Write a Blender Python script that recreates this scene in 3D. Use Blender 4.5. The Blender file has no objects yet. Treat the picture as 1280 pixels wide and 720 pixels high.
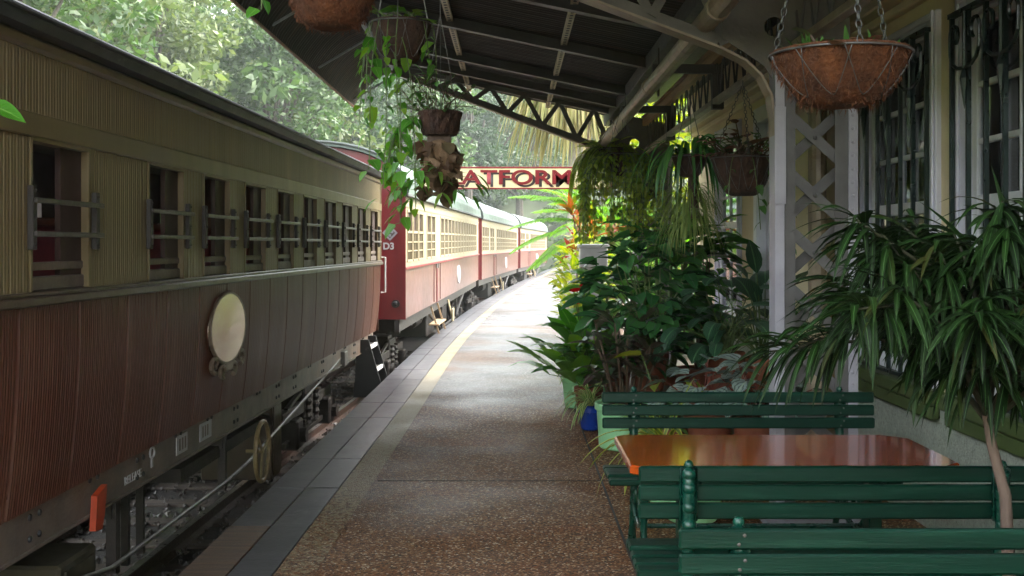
import bpy, math, random
from math import sin, cos, pi, radians, atan2, sqrt, exp
from mathutils import Vector, Matrix, Euler
random.seed(7)
scene = bpy.context.scene
COL = scene.collection
V = Vector
rnd = random.uniform

# ------------------------------------------------------------------ mesh builder
class MB:
    def __init__(s, off=(0, 0, 0)):
        s.v = []; s.f = []; s.uv = []; s.mi = []; s.off = V(off); s.m = 0; s.hasuv = False
    def vert(s, p):
        s.v.append((p[0]+s.off[0], p[1]+s.off[1], p[2]+s.off[2])); return len(s.v)-1
    def face(s, idx, uv=None):
        s.f.append(tuple(idx)); s.mi.append(s.m)
        if uv: s.hasuv = True
        s.uv.append(uv)
    def poly(s, pts, uv=None):
        s.face([s.vert(p) for p in pts], uv)
    def box(s, x0, x1, y0, y1, z0, z1, b=0.0):
        if x0 > x1: x0, x1 = x1, x0
        if y0 > y1: y0, y1 = y1, y0
        if z0 > z1: z0, z1 = z1, z0
        b = min(b, (x1-x0)*.45, (y1-y0)*.45, (z1-z0)*.45)
        if b <= 0:
            i = [s.vert((x, y, z)) for x in (x0, x1) for y in (y0, y1) for z in (z0, z1)]
            for q in ((0,1,3,2),(4,6,7,5),(0,4,5,1),(2,3,7,6),(0,2,6,4),(1,5,7,3)):
                s.face([i[k] for k in q])
            return
        # chamfered box
        X = (x0, x1); Y = (y0, y1); Z = (z0, z1); sg = (1, -1)
        ix = {}
        for a in (0, 1):
            for c in (0, 1):
                for d in (0, 1):
                    ix[a,c,d,'x'] = s.vert((X[a], Y[c]+sg[c]*b, Z[d]+sg[d]*b))
                    ix[a,c,d,'y'] = s.vert((X[a]+sg[a]*b, Y[c], Z[d]+sg[d]*b))
                    ix[a,c,d,'z'] = s.vert((X[a]+sg[a]*b, Y[c]+sg[c]*b, Z[d]))
        for a in (0, 1):
            q = [ix[a,0,0,'x'], ix[a,1,0,'x'], ix[a,1,1,'x'], ix[a,0,1,'x']]; s.face(q if a else q[::-1])
            q = [ix[0,a,0,'y'], ix[1,a,0,'y'], ix[1,a,1,'y'], ix[0,a,1,'y']]; s.face(q[::-1] if a else q)
            q = [ix[0,0,a,'z'], ix[1,0,a,'z'], ix[1,1,a,'z'], ix[0,1,a,'z']]; s.face(q if a else q[::-1])
        for a in (0, 1):
            for c in (0, 1):
                s.face([ix[a,c,0,'x'], ix[a,c,1,'x'], ix[a,c,1,'y'], ix[a,c,0,'y']])
                s.face([ix[a,0,c,'x'], ix[a,1,c,'x'], ix[a,1,c,'z'], ix[a,0,c,'z']])
                s.face([ix[0,a,c,'y'], ix[1,a,c,'y'], ix[1,a,c,'z'], ix[0,a,c,'z']])
                for d in (0, 1):
                    s.face([ix[a,c,d,'x'], ix[a,c,d,'y'], ix[a,c,d,'z']])
    def bar(s, p, q, w, h, up=(0, 0, 1)):
        """rectangular bar from p to q, w across, h along up"""
        p = V(p); q = V(q); d = (q-p).normalized(); u = V(up)
        sd = d.cross(u)
        if sd.length < 1e-6: sd = d.cross(V((1, 0, 0)))
        sd.normalize(); u = sd.cross(d)
        c = []
        for o in (p, q):
            for a, b in ((-1,-1),(1,-1),(1,1),(-1,1)):
                c.append(s.vert(o+sd*(a*w/2)+u*(b*h/2)))
        for k in range(4):
            j = (k+1) % 4; s.face((c[k], c[j], c[4+j], c[4+k]))
        s.face((c[3], c[2], c[1], c[0])); s.face(c[4:8])
    def tube(s, pts, r, n=8, cap=True, closed=False):
        pts = [V(p) for p in pts]; N = len(pts)
        rr = r if isinstance(r, (list, tuple)) else [r]*N
        rings = []; prev = None
        for i, p in enumerate(pts):
            if closed: t = pts[(i+1) % N]-pts[i-1]
            else: t = pts[min(i+1, N-1)]-pts[max(i-1, 0)]
            t.normalize()
            if prev is None:
                a = V((0, 0, 1)) if abs(t.z) < .9 else V((1, 0, 0))
                sd = t.cross(a).normalized()
            else:
                sd = (prev-t*prev.dot(t)).normalized()
            prev = sd; u = t.cross(sd)
            rings.append([s.vert(p+sd*(rr[i]*cos(2*pi*k/n))+u*(rr[i]*sin(2*pi*k/n))) for k in range(n)])
        for i in range(N if closed else N-1):
            A = rings[i]; B = rings[(i+1) % N]
            for k in range(n):
                j = (k+1) % n; s.face((A[k], A[j], B[j], B[k]))
        if cap and not closed:
            s.face(rings[0][::-1]); s.face(rings[-1])
    def lathe(s, c, prof, n=24, sx=1, sy=1, wob=0):
        """prof list of (r,z); open ends capped when r==0"""
        c = V(c); rings = []
        for r, z in prof:
            if r < 1e-5: rings.append([s.vert(c+V((0, 0, z)))])
            else: rings.append([s.vert(c+V((sx*r*cos(2*pi*k/n)*(1+wob*sin(k*2.7+z*40)), sy*r*sin(2*pi*k/n)*(1+wob*sin(k*2.7+z*40)), z))) for k in range(n)])
        for A, B in zip(rings, rings[1:]):
            for k in range(n):
                j = (k+1) % n
                if len(A) == 1 and len(B) == 1: continue
                if len(A) == 1: s.face((A[0], B[j], B[k]))
                elif len(B) == 1: s.face((A[k], A[j], B[0]))
                else: s.face((A[k], A[j], B[j], B[k]))
    def ball(s, c, r, n=10, sc=(1, 1, 1)):
        c = V(c); m = max(4, n//2); rings = []
        for i in range(m+1):
            th = pi*i/m
            if i in (0, m): rings.append([s.vert(c+V((0, 0, r*cos(th)*sc[2])))])
            else: rings.append([s.vert(c+V((r*sin(th)*cos(2*pi*k/n)*sc[0], r*sin(th)*sin(2*pi*k/n)*sc[1], r*cos(th)*sc[2]))) for k in range(n)])
        for A, B in zip(rings, rings[1:]):
            for k in range(n):
                j = (k+1) % n
                if len(A) == 1: s.face((A[0], B[k], B[j]))
                elif len(B) == 1: s.face((A[k], B[0], A[j]))
                else: s.face((A[k], B[k], B[j], A[j]))
    def prism(s, pts, d):
        """extrude planar polygon pts by vector d"""
        d = V(d); a = [s.vert(p) for p in pts]; b = [s.vert(V(p)+d) for p in pts]; n = len(a)
        s.face(a[::-1]); s.face(b)
        for k in range(n):
            j = (k+1) % n; s.face((a[k], a[j], b[j], b[k]))
    def sheet(s, rows, flip=False):
        """grid from list of rows of points"""
        I = [[s.vert(p) for p in r] for r in rows]
        for A, B in zip(I, I[1:]):
            for k in range(len(A)-1):
                q = (A[k], A[k+1], B[k+1], B[k]); s.face(q[::-1] if flip else q)
    def leaf(s, p, d, L, W, droop=.6, shape='lance', n=4, fold=.25, roll=0.0, wave=0.0):
        p = V(p); d = V(d).normalized()
        up = V((0, 0, 1)) if abs(d.z) < .95 else V((cos(roll*7), sin(roll*7), 0))
        rows = []
        for i in range(n+1):
            t = i/n
            if shape == 'lance': w = sin(pi*min(1, t**.75*.97+.03))**.9
            elif shape == 'strap': w = min(1, 6*t+.35)*(1-t**3.5)**.8
            elif shape == 'heart': w = (1-(1-min(1, t/.28))**2)**.5*.98*(1-max(0, (t-.28)/.72)**1.7) if t > 0 else .0
            elif shape == 'oval': w = sqrt(max(0, 1-(2*t-1)**2))
            else: w = sin(pi*t)
            w = max(w, .02)*W/2
            sd = d.cross(up)
            if sd.length < 1e-4: sd = d.cross(V((1, 0, 0)))
            sd.normalize(); nr = sd.cross(d)
            if roll:
                R = Matrix.Rotation(roll, 3, d); sd = R @ sd; nr = R @ nr
            wv = wave*W*sin(t*9+p.x*50)
            back = -.12*L if (shape == 'heart' and i == 1) else 0
            rows.append((p-sd*w+nr*(fold*w+wv)+d*back, V(p), p+sd*w+nr*(fold*w-wv)+d*back, t))
            p = p+d*(L/n)
            d = (d+V((0, 0, -droop/n))).normalized()
        I = [([s.vert(r[0]), s.vert(r[1]), s.vert(r[2])], r[3]) for r in rows]
        for (A, t0), (B, t1) in zip(I, I[1:]):
            s.face((A[0], A[1], B[1], B[0]), ((0, t0), (.5, t0), (.5, t1), (0, t1)))
            s.face((A[1], A[2], B[2], B[1]), ((.5, t0), (1, t0), (1, t1), (.5, t1)))
        return p
    def build(s, name, mats, parent=None, smooth=False, loc=None):
        me = bpy.data.meshes.new(name)
        me.from_pydata(s.v, [], s.f)
        if not isinstance(mats, (list, tuple)): mats = [mats]
        for m in mats: me.materials.append(m)
        if len(mats) > 1: me.polygons.foreach_set('material_index', s.mi)
        if s.hasuv:
            ul = me.uv_layers.new(name='UVMap'); k = 0
            flat = []
            for f, u in zip(s.f, s.uv):
                if u is None: flat += [0.0, 0.0]*len(f)
                else:
                    for a in u: flat += [a[0], a[1]]
            ul.data.foreach_set('uv', flat)
        if smooth: me.polygons.foreach_set('use_smooth', [True]*len(s.f))
        me.update()
        o = bpy.data.objects.new(name, me); COL.objects.link(o)
        if parent: o.parent = parent
        if loc: o.location = loc
        return o

def recalc(o):
    import bmesh
    bm = bmesh.new(); bm.from_mesh(o.data); bmesh.ops.recalc_face_normals(bm, faces=bm.faces[:]); bm.to_mesh(o.data); bm.free(); return o

def tag(o, label, cat, group=None):
    o['label'] = label; o['category'] = cat
    if group: o['group'] = group
    return o
def thing(name, label, cat, loc=(0, 0, 0), rz=0, group=None):
    o = bpy.data.objects.new(name, None); COL.objects.link(o); o.empty_display_size = .1
    o.location = loc; o.rotation_euler = (0, 0, rz)
    return tag(o, label, cat, group)
def struct(o, kind='structure'):
    o['kind'] = kind; return o
def copy_tree(o, parent=None):
    c = o.copy(); COL.objects.link(c)
    if parent: c.parent = parent
    for ch in list(o.children): copy_tree(ch, c)
    return c

# ------------------------------------------------------------------ materials
def newmat(name):
    m = bpy.data.materials.new(name); m.use_nodes = True
    nt = m.node_tree; nt.nodes.clear()
    out = nt.nodes.new('ShaderNodeOutputMaterial'); b = nt.nodes.new('ShaderNodeBsdfPrincipled')
    nt.links.new(b.outputs[0], out.inputs[0])
    return m, nt, b, out
def N(nt, t, **kw):
    n = nt.nodes.new(t)
    for k, v in kw.items():
        if k in n.inputs.keys(): n.inputs[k].default_value = v
        else: setattr(n, k, v)
    return n
def ramp(nt, fac, stops):
    r = nt.nodes.new('ShaderNodeValToRGB'); e = r.color_ramp.elements
    while len(e) < len(stops): e.new(.5)
    for k, (p, c) in enumerate(stops):
        e[k].position = p; e[k].color = (*c, 1) if len(c) == 3 else c
    nt.links.new(fac, r.inputs[0]); return r
def g3(v): return (v, v, v)
def pm(name, c1, c2=None, scale=6, rough=.5, rvar=.1, bump=0, bscale=40, metal=0, coat=0, spec=.5, stretch=(1, 1, 1), dirt=None, dscale=2.0, dlo=.5, dhi=.7):
    m, nt, b, out = newmat(name); L = nt.links.new
    tc = N(nt, 'ShaderNodeTexCoord'); mp = N(nt, 'ShaderNodeMapping'); mp.inputs['Scale'].default_value = stretch
    L(tc.outputs['Object'], mp.inputs[0])
    no = N(nt, 'ShaderNodeTexNoise', Scale=scale, Detail=6.0, Roughness=.6); L(mp.outputs[0], no.inputs['Vector'])
    c2 = c2 or tuple(x*.72 for x in c1)
    r = ramp(nt, no.outputs[0], [(.33, c2), (.67, c1)])
    col = r.outputs[0]
    if dirt:
        dn = N(nt, 'ShaderNodeTexNoise', Scale=dscale, Detail=8.0, Roughness=.65); L(mp.outputs[0], dn.inputs['Vector'])
        dr = ramp(nt, dn.outputs[0], [(dlo, (0, 0, 0)), (dhi, (1, 1, 1))])
        mx = N(nt, 'ShaderNodeMix', data_type='RGBA'); L(dr.outputs[0], mx.inputs[0]); L(col, mx.inputs[6]); mx.inputs[7].default_value = (*dirt, 1)
        col = mx.outputs[2]
    L(col, b.inputs['Base Color'])
    rr = N(nt, 'ShaderNodeMapRange'); rr.inputs[3].default_value = max(.02, rough-rvar); rr.inputs[4].default_value = min(1, rough+rvar)
    n2 = N(nt, 'ShaderNodeTexNoise', Scale=scale*2.3, Detail=4.0); L(mp.outputs[0], n2.inputs['Vector'])
    L(n2.outputs[0], rr.inputs[0]); L(rr.outputs[0], b.inputs['Roughness'])
    b.inputs['Metallic'].default_value = metal; b.inputs['Coat Weight'].default_value = coat; b.inputs['Coat Roughness'].default_value = .08
    b.inputs['Specular IOR Level'].default_value = spec
    if bump:
        bn = N(nt, 'ShaderNodeTexNoise', Scale=bscale, Detail=5.0, Roughness=.6); L(mp.outputs[0], bn.inputs['Vector'])
        bp = N(nt, 'ShaderNodeBump', Strength=bump, Distance=.02); L(bn.outputs[0], bp.inputs['Height']); L(bp.outputs[0], b.inputs['Normal'])
    return m
def leafmat(name, stops, rough=.38, trans=.25, vein=None, margin=None, stripes=None, spec=.5):
    """leaf colour by random per island; optional midrib colour, margin colour, side stripes from UVs"""
    m, nt, b, out = newmat(name); L = nt.links.new
    ge = N(nt, 'ShaderNodeNewGeometry')
    r = ramp(nt, ge.outputs['Random Per Island'], stops)
    col = r.outputs[0]
    tc = N(nt, 'ShaderNodeTexCoord')
    sep = N(nt, 'ShaderNodeSeparateXYZ'); L(tc.outputs['UV'], sep.inputs[0])
    a = N(nt, 'ShaderNodeMath', operation='SUBTRACT'); L(sep.outputs[0], a.inputs[0]); a.inputs[1].default_value = .5
    ab = N(nt, 'ShaderNodeMath', operation='ABSOLUTE'); L(a.outputs[0], ab.inputs[0])
    def mixin(fac, c):
        nonlocal col
        mx = N(nt, 'ShaderNodeMix', data_type='RGBA'); L(fac, mx.inputs[0]); L(col, mx.inputs[6]); mx.inputs[7].default_value = (*c, 1); col = mx.outputs[2]
    if stripes:
        c, freq, slant = stripes
        y = N(nt, 'ShaderNodeMath', operation='MULTIPLY'); L(ab.outputs[0], y.inputs[0]); y.inputs[1].default_value = -slant
        s2 = N(nt, 'ShaderNodeMath', operation='ADD'); L(sep.outputs[1], s2.inputs[0]); L(y.outputs[0], s2.inputs[1])
        f = N(nt, 'ShaderNodeMath', operation='MULTIPLY'); L(s2.outputs[0], f.inputs[0]); f.inputs[1].default_value = freq*2*pi
        sn = N(nt, 'ShaderNodeMath', operation='SINE'); L(f.outputs[0], sn.inputs[0])
        rr = ramp(nt, sn.outputs[0], [(.3, (0, 0, 0)), (.75, (1, 1, 1))]); mixin(rr.outputs[0], c)
    if vein:
        rr = ramp(nt, ab.outputs[0], [(.02, (1, 1, 1)), (.06, (0, 0, 0))]); mixin(rr.outputs[0], vein)
    if margin:
        rr = ramp(nt, ab.outputs[0], [(.26, (0, 0, 0)), (.31, (1, 1, 1))]); mixin(rr.outputs[0], margin)
    L(col, b.inputs['Base Color']); b.inputs['Roughness'].default_value = rough; b.inputs['Specular IOR Level'].default_value = spec
    # gentle vein bump
    w = N(nt, 'ShaderNodeMath', operation='MULTIPLY_ADD'); L(ab.outputs[0], w.inputs[0]); w.inputs[1].default_value = -.5; L(sep.outputs[1], w.inputs[2])
    wv = N(nt, 'ShaderNodeMath', operation='MULTIPLY'); L(w.outputs[0], wv.inputs[0]); wv.inputs[1].default_value = 75
    sn = N(nt, 'ShaderNodeMath', operation='SINE'); L(wv.outputs[0], sn.inputs[0])
    bp = N(nt, 'ShaderNodeBump', Strength=.25, Distance=.003); L(sn.outputs[0], bp.inputs['Height']); L(bp.outputs[0], b.inputs['Normal'])
    if trans:
        t = N(nt, 'ShaderNodeBsdfTranslucent'); 
        hs = N(nt, 'ShaderNodeHueSaturation', Saturation=1.15, Value=1.5); L(col, hs.inputs['Color']); L(hs.outputs[0], t.inputs[0])
        ms = N(nt, 'ShaderNodeMixShader'); ms.inputs[0].default_value = trans
        L(b.outputs[0], ms.inputs[1]); L(t.outputs[0], ms.inputs[2]); L(ms.outputs[0], out.inputs[0])
    return m

M = {}
M['cream'] = pm('coach_cream_paint', (.145, .108, .052), (.112, .083, .039), 3, .45, .08, .05, 30, dirt=(.2, .15, .06), dscale=1.5, dlo=.55, dhi=.8, stretch=(1, 1, .25))
M['maroon'] = pm('coach_brown_paint', (.082, .0255, .014), (.060, .0185, .0105), 3, .38, .08, .05, 30, spec=.2, stretch=(1, 1, .2), dirt=(.15, .085, .06), dscale=3, dlo=.55, dhi=.8)
M['sillwood'] = pm('coach_sill_paint', (.07, .045, .03), None, 8, .4, .1, .1)
M['blackroof'] = pm('coach_eave_black', (.010, .010, .012), (.02, .02, .022), 4, .55, .1, .1, dirt=(.16, .16, .15), dscale=5, dlo=.62, dhi=.72, stretch=(1, .8, 1))
M['greyroof'] = pm('coach_roof_grey', (.10, .115, .11), (.06, .07, .066), 2, .75, .1, .05)
M['solebar'] = pm('solebar_steel', (.15, .115, .095), (.08, .065, .055), 5, .55, .1, .2, dirt=(.16, .1, .06), dlo=.5, dhi=.75)
M['iron'] = pm('dark_iron', (.035, .03, .028), (.02, .018, .017), 10, .55, .12, .2)
M['grease'] = pm('underframe_grime', (.028, .02, .016), (.013, .011, .010), 6, .65, .1, .3)
M['steel'] = pm('worn_steel', (.2, .19, .19), (.12, .11, .11), 12, .45, .1, .1, metal=.5)
M['rail'] = pm('rail_rust', (.06, .028, .018), (.035, .018, .014), 12, .5, .15, .3)
M['railtop'] = pm('rail_top', (.45, .43, .42), (.3, .28, .27), 12, .3, .1, 0, metal=.9)
M['brass'] = pm('hand_wheel_paint', (.22, .165, .08), (.12, .085, .04), 14, .42, .1, .1)
M['plaque'] = pm('polished_plaque', (.55, .45, .36), (.42, .29, .22), 3, .2, .06, .02, 6, metal=1.0, stretch=(1, 1, 2.5))
M['scroll'] = pm('plaque_scroll', (.2, .15, .11), (.1, .07, .05), 20, .45, .1, .2)
M['white'] = pm('white_paint', (.6, .6, .59), (.5, .5, .49), 8, .5)
M['label'] = pm('grey_label', (.4, .4, .42), (.3, .3, .32), 30, .5)
M['orange'] = pm('orange_paint', (.38, .04, .008), (.25, .028, .006), 10, .45)
M['redseat'] = pm('red_seat_vinyl', (.17, .02, .03), (.11, .014, .022), 10, .4)
M['varnish'] = pm('coach_inside_wood', (.13, .03, .012), (.08, .02, .01), 4, .35, .1, stretch=(4, 1, 1))
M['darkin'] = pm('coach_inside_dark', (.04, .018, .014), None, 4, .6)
M['red2'] = pm('carriage_end_red', (.2, .018, .02), (.15, .013, .016), 4, .42, .1, .05, stretch=(1, 1, .3))
M['pink2'] = pm('carriage_side_maroon', (.17, .075, .062), (.135, .058, .048), 3, .36, .08, .04, 15, coat=.25)
M['cream2'] = pm('carriage_cream', (.33, .28, .185), (.28, .235, .155), 4, .45, .1)
M['roof2'] = pm('carriage_roof', (.10, .14, .115), (.07, .10, .083), 2, .45, .1, .1, stretch=(1, .4, 1))
M['pane'] = pm('carriage_glass', (.06, .036, .034), (.035, .022, .022), 2, .35, .08, spec=.25)
M['crib'] = pm('awning_iron_sheet', (.055, .042, .034), (.026, .021, .019), 3, .5, .1, .05, dirt=(.14, .075, .04), dscale=2.5, dlo=.55, dhi=.8, stretch=(.25, 7, 1))  # rust streaks that also put the ridges' light and shade into the colour
M['rafter'] = pm('awning_steel_dark', (.06, .05, .044), (.04, .034, .03), 6, .5, .1, .1)
M['truss'] = pm('awning_truss_paint', (.16, .145, .13), (.1, .09, .082), 5, .5, .1, .1)
M['colgrey'] = pm('column_grey_paint', (.40, .39, .45), (.31, .30, .35), 4, .38, .08, .06)
M['lacing'] = pm('lacing_grey_paint', (.12, .115, .115), (.08, .076, .076), 6, .45)
M['creamst'] = pm('cream_steel_strip', (.55, .46, .3), (.42, .33, .2), 8, .5)
M['timber'] = pm('orange_timber', (.42, .23, .09), (.28, .14, .05), 5, .5, .1, .1, stretch=(6, .6, 6))
M['pipe'] = pm('gutter_pipe_paint', (.36, .29, .21), (.22, .17, .12), 6, .45, dirt=(.14, .07, .03), dlo=.56, dhi=.7)
M['wall'] = pm('building_cream', (.74, .63, .42), (.66, .55, .35), 2, .6, .1, .06, 25)
M['mint'] = pm('roughcast_pale', (.42, .46, .39), (.3, .34, .29), 20, .75, .1, .9, 90, dirt=(.2, .22, .17), dscale=60, dlo=.5, dhi=.7)
M['winframe'] = pm('window_frame_paint', (.70, .69, .80), (.62, .61, .72), 3, .42, .08, .05)
M['sash'] = pm('sash_white_paint', (.78, .79, .84), (.70, .71, .76), 5, .42)
M['grille'] = pm('grille_green_paint', (.006, .02, .017), (.004, .012, .011), 10, .3)
M['bench'] = pm('bench_green_paint', (.0005, .03, .017), (.0005, .017, .010), 3, .42, .12, .12, 40, stretch=(.3, 5, 5), coat=.0, spec=.22, dirt=(.014, .055, .036), dscale=6, dlo=.55, dhi=.75)
M['benchiron'] = pm('bench_iron_green', (.003, .055, .036), (.002, .035, .024), 12, .28, .08, .1)
M['table'] = pm('table_varnish', (.40, .065, .007), (.27, .037, .004), 3, .22, .06, .02, 5, coat=1, stretch=(.5, 7, 3))
M['sillgreen'] = pm('sill_green', (.06, .09, .025), (.04, .065, .018), 5, .5)
M['mintpot'] = pm('pale_green_pot', (.36, .74, .40), (.30, .66, .34), 3, .35, .05)
M['bluepot'] = pm('blue_pot', (.01, .05, .35), None, 5, .25)
M['terra'] = pm('terracotta', (.27, .085, .04), (.18, .055, .03), 6, .7, .1, .15)
M['soil'] = pm('potting_soil', (.035, .022, .015), None, 20, .9, .05, .8)
M['coir'] = pm('coir_liner', (.16, .05, .013), (.06, .02, .007), 14, .85, .1, 1.0, 60, stretch=(1, 1, .5))
M['coirdark'] = pm('old_coir_liner', (.075, .034, .02), (.03, .015, .011), 16, .85, .1, 1.0, 60, stretch=(1, 1, .6))
M['wire'] = pm('basket_wire', (.16, .16, .16), (.1, .1, .1), 20, .4, .1, metal=.7)
M['bark'] = pm('bark', (.17, .115, .09), (.1, .07, .055), 12, .8, .1, .5, 30, stretch=(1, 1, .3))
M['darkstem'] = pm('dark_stem', (.10, .06, .035), (.06, .04, .025), 12, .7)
M['treebark'] = pm('tree_bark', (.09, .075, .055), (.05, .042, .032), 12, .85, .1, .5, 30)
M['figtwig'] = pm('fig_twig', (.035, .035, .016), None, 12, .8)
M['greenstem'] = pm('green_stem', (.10, .16, .04), (.07, .11, .03), 12, .5)
M['shield'] = pm('staghorn_shield', (.34, .22, .13), (.17, .10, .055), 9, .8, .1, .8, 30)
M['signcream'] = pm('sign_cream', (.84, .72, .42), (.78, .66, .38), 3, .4)
M['signred'] = pm('sign_red', (.24, .010, .016), None, 6, .4)
M['signblack'] = pm('sign_black', (.03, .022, .02), None, 6, .5)
M['coping'] = pm('coping_slabs', (.10, .10, .112), (.06, .061, .07), 2.2, .32, .1, .12, 30, dirt=(.26, .25, .26), dscale=3, dlo=.6, dhi=.85)
M['blue'] = pm('blue_cloth', (.01, .06, .45), None, 10, .7)
M['bladder'] = pm('pink_petal', (.7, .12, .2), None, 10, .5)
M['hillside'] = pm('hillside_earth', (.06, .08, .03), (.04, .055, .02), .2, .9, .05, .5, 2)

G = lambda a, b, c=None: [(0, a), (1, b)] if c is None else [(0, a), (.5, b), (1, c)]
LF = {}
LF['bright'] = leafmat('leaf_bright_green', G((.05, .20, .02), (.12, .34, .04), (.22, .36, .04)), .32, .35, vein=(.16, .36, .08))
LF['mid'] = leafmat('leaf_mid_green', G((.035, .10, .02), (.075, .18, .035)), .4, .25)
LF['dark'] = leafmat('leaf_dark_glossy', G((.035, .13, .034), (.10, .26, .055), (.05, .17, .055)), .25, .28, vein=(.05, .12, .05))
LF['ficus'] = leafmat('leaf_long_ficus', [(0, (.003, .011, .002)), (.5, (.006, .024, .003)), (.93, (.012, .038, .005)), (1, (.05, .05, .012))], .5, .12, spec=.25, vein=(.07, .15, .05))
LF['darkheart'] = leafmat('leaf_dark_heart', G((.028, .12, .038), (.07, .22, .062), (.02, .08, .035)), .24, .22, vein=(.07, .14, .08))
LF['purple'] = leafmat('leaf_purple_green', G((.045, .07, .03), (.08, .04, .03), (.035, .12, .04)), .3, .12)
LF['vari'] = leafmat('leaf_white_edged', G((.07, .18, .03), (.12, .26, .05)), .4, .25, margin=(.6, .65, .3))
LF['strapyellow'] = leafmat('leaf_yellow_strap', G((.13, .22, .03), (.22, .32, .05)), .36, .25, margin=(.62, .62, .12))
LF['calathea'] = leafmat('leaf_striped', G((.03, .10, .05), (.05, .14, .07)), .32, .12, vein=(.15, .3, .15), stripes=((.012, .035, .02), 9, .9))
LF['begonia'] = leafmat('leaf_silver', G((.34, .42, .39), (.2, .28, .25)), .4, .12, vein=(.4, .5, .36), stripes=((.06, .09, .075), 3, 1.6))
LF['caladium'] = leafmat('leaf_speckled', G((.12, .30, .06), (.3, .42, .2)), .4, .3, vein=(.5, .6, .4))
LF['chart'] = leafmat('leaf_yellow_green', G((.2, .29, .025), (.33, .37, .05), (.15, .27, .025)), .45, .35, vein=(.5, .45, .08))
LF['ti'] = leafmat('leaf_red_ti', G((.33, .035, .045), (.30, .14, .035), (.12, .2, .04)), .38, .35, vein=(.5, .12, .1))
LF['rust'] = leafmat('leaf_rusty', G((.10, .045, .03), (.25, .10, .07), (.05, .08, .03)), .45, .25)
LF['fern'] = leafmat('leaf_fern', G((.2, .3, .04), (.34, .46, .08), (.25, .37, .055)), .5, .55)
LF['fern2'] = leafmat('leaf_fern_olive', G((.17, .27, .04), (.3, .36, .07)), .5, .5)
LF['cycad'] = leafmat('leaf_cycad', G((.12, .29, .03), (.2, .37, .05)), .4, .45)
LF['thatch'] = leafmat('leaf_palm_thatch', G((.22, .18, .075), (.32, .27, .10), (.16, .2, .06)), .7, .3)
LF['rhip'] = leafmat('stem_cactus', G((.11, .18, .035), (.2, .27, .06)), .5, .2)
LF['shield'] = leafmat('leaf_staghorn_shield', G((.26, .17, .10), (.10, .055, .03), (.20, .17, .08)), .8, .2)
M['railsteel'] = pm('guard_rail_steel', (.11, .10, .095), (.06, .055, .052), 12, .45, .1, .1, metal=.4)
LF['red'] = leafmat('flower_red', G((.6, .01, .02), (.7, .02, .03)), .25, .2)
LF['treeA'] = leafmat('tree_leaf_pale', G((.065, .10, .028), (.12, .155, .05), (.045, .078, .02)), .55, .35)
LF['treeB'] = leafmat('tree_leaf_green', G((.036, .078, .018), (.072, .125, .034), (.025, .057, .014)), .55, .3)
LF['treeC'] = leafmat('tree_leaf_deep', G((.022, .054, .018), (.044, .088, .03), (.018, .04, .014)), .55, .25)
for k in LF: M['L_'+k] = LF[k]
# ------------------------------------------------------------------ curves of the track
def hermite(tab):
    xs = [a for a, b in tab]; ys = [b for a, b in tab]; n = len(xs)
    ms = []
    for i in range(n):
        if i == 0: ms.append((ys[1]-ys[0])/(xs[1]-xs[0]))
        elif i == n-1: ms.append((ys[-1]-ys[-2])/(xs[-1]-xs[-2]))
        else: ms.append((ys[i+1]-ys[i-1])/(xs[i+1]-xs[i-1]))
    def f(x):
        if x <= xs[0]: return ys[0]+ms[0]*(x-xs[0])
        if x >= xs[-1]: return ys[-1]+ms[-1]*(x-xs[-1])+.0009*(x-xs[-1])**2
        for i in range(n-1):
            if x <= xs[i+1]:
                h = xs[i+1]-xs[i]; t = (x-xs[i])/h
                return ((2*t**3-3*t*t+1)*ys[i]+(t**3-2*t*t+t)*h*ms[i]+(-2*t**3+3*t*t)*ys[i+1]+(t**3-t*t)*h*ms[i+1])
    return f
E = hermite([(-8, -1.64), (5, -1.535), (10, -1.475), (16.3, -1.4), (20, -1.30), (29.7, -.87), (40, -.2), (52, .68), (64, 1.62), (72, 2.3), (90, 4.1)])
C = hermite([(-8, -3.52), (5, -3.24), (12, -3.05), (16.5, -2.85), (23.6, -2.56), (31.4, -2.24), (40, -1.63), (48, -.97), (56.4, -.17), (64, .68), (80, 2.7), (95, 5)])
EYE = 1.55
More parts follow.
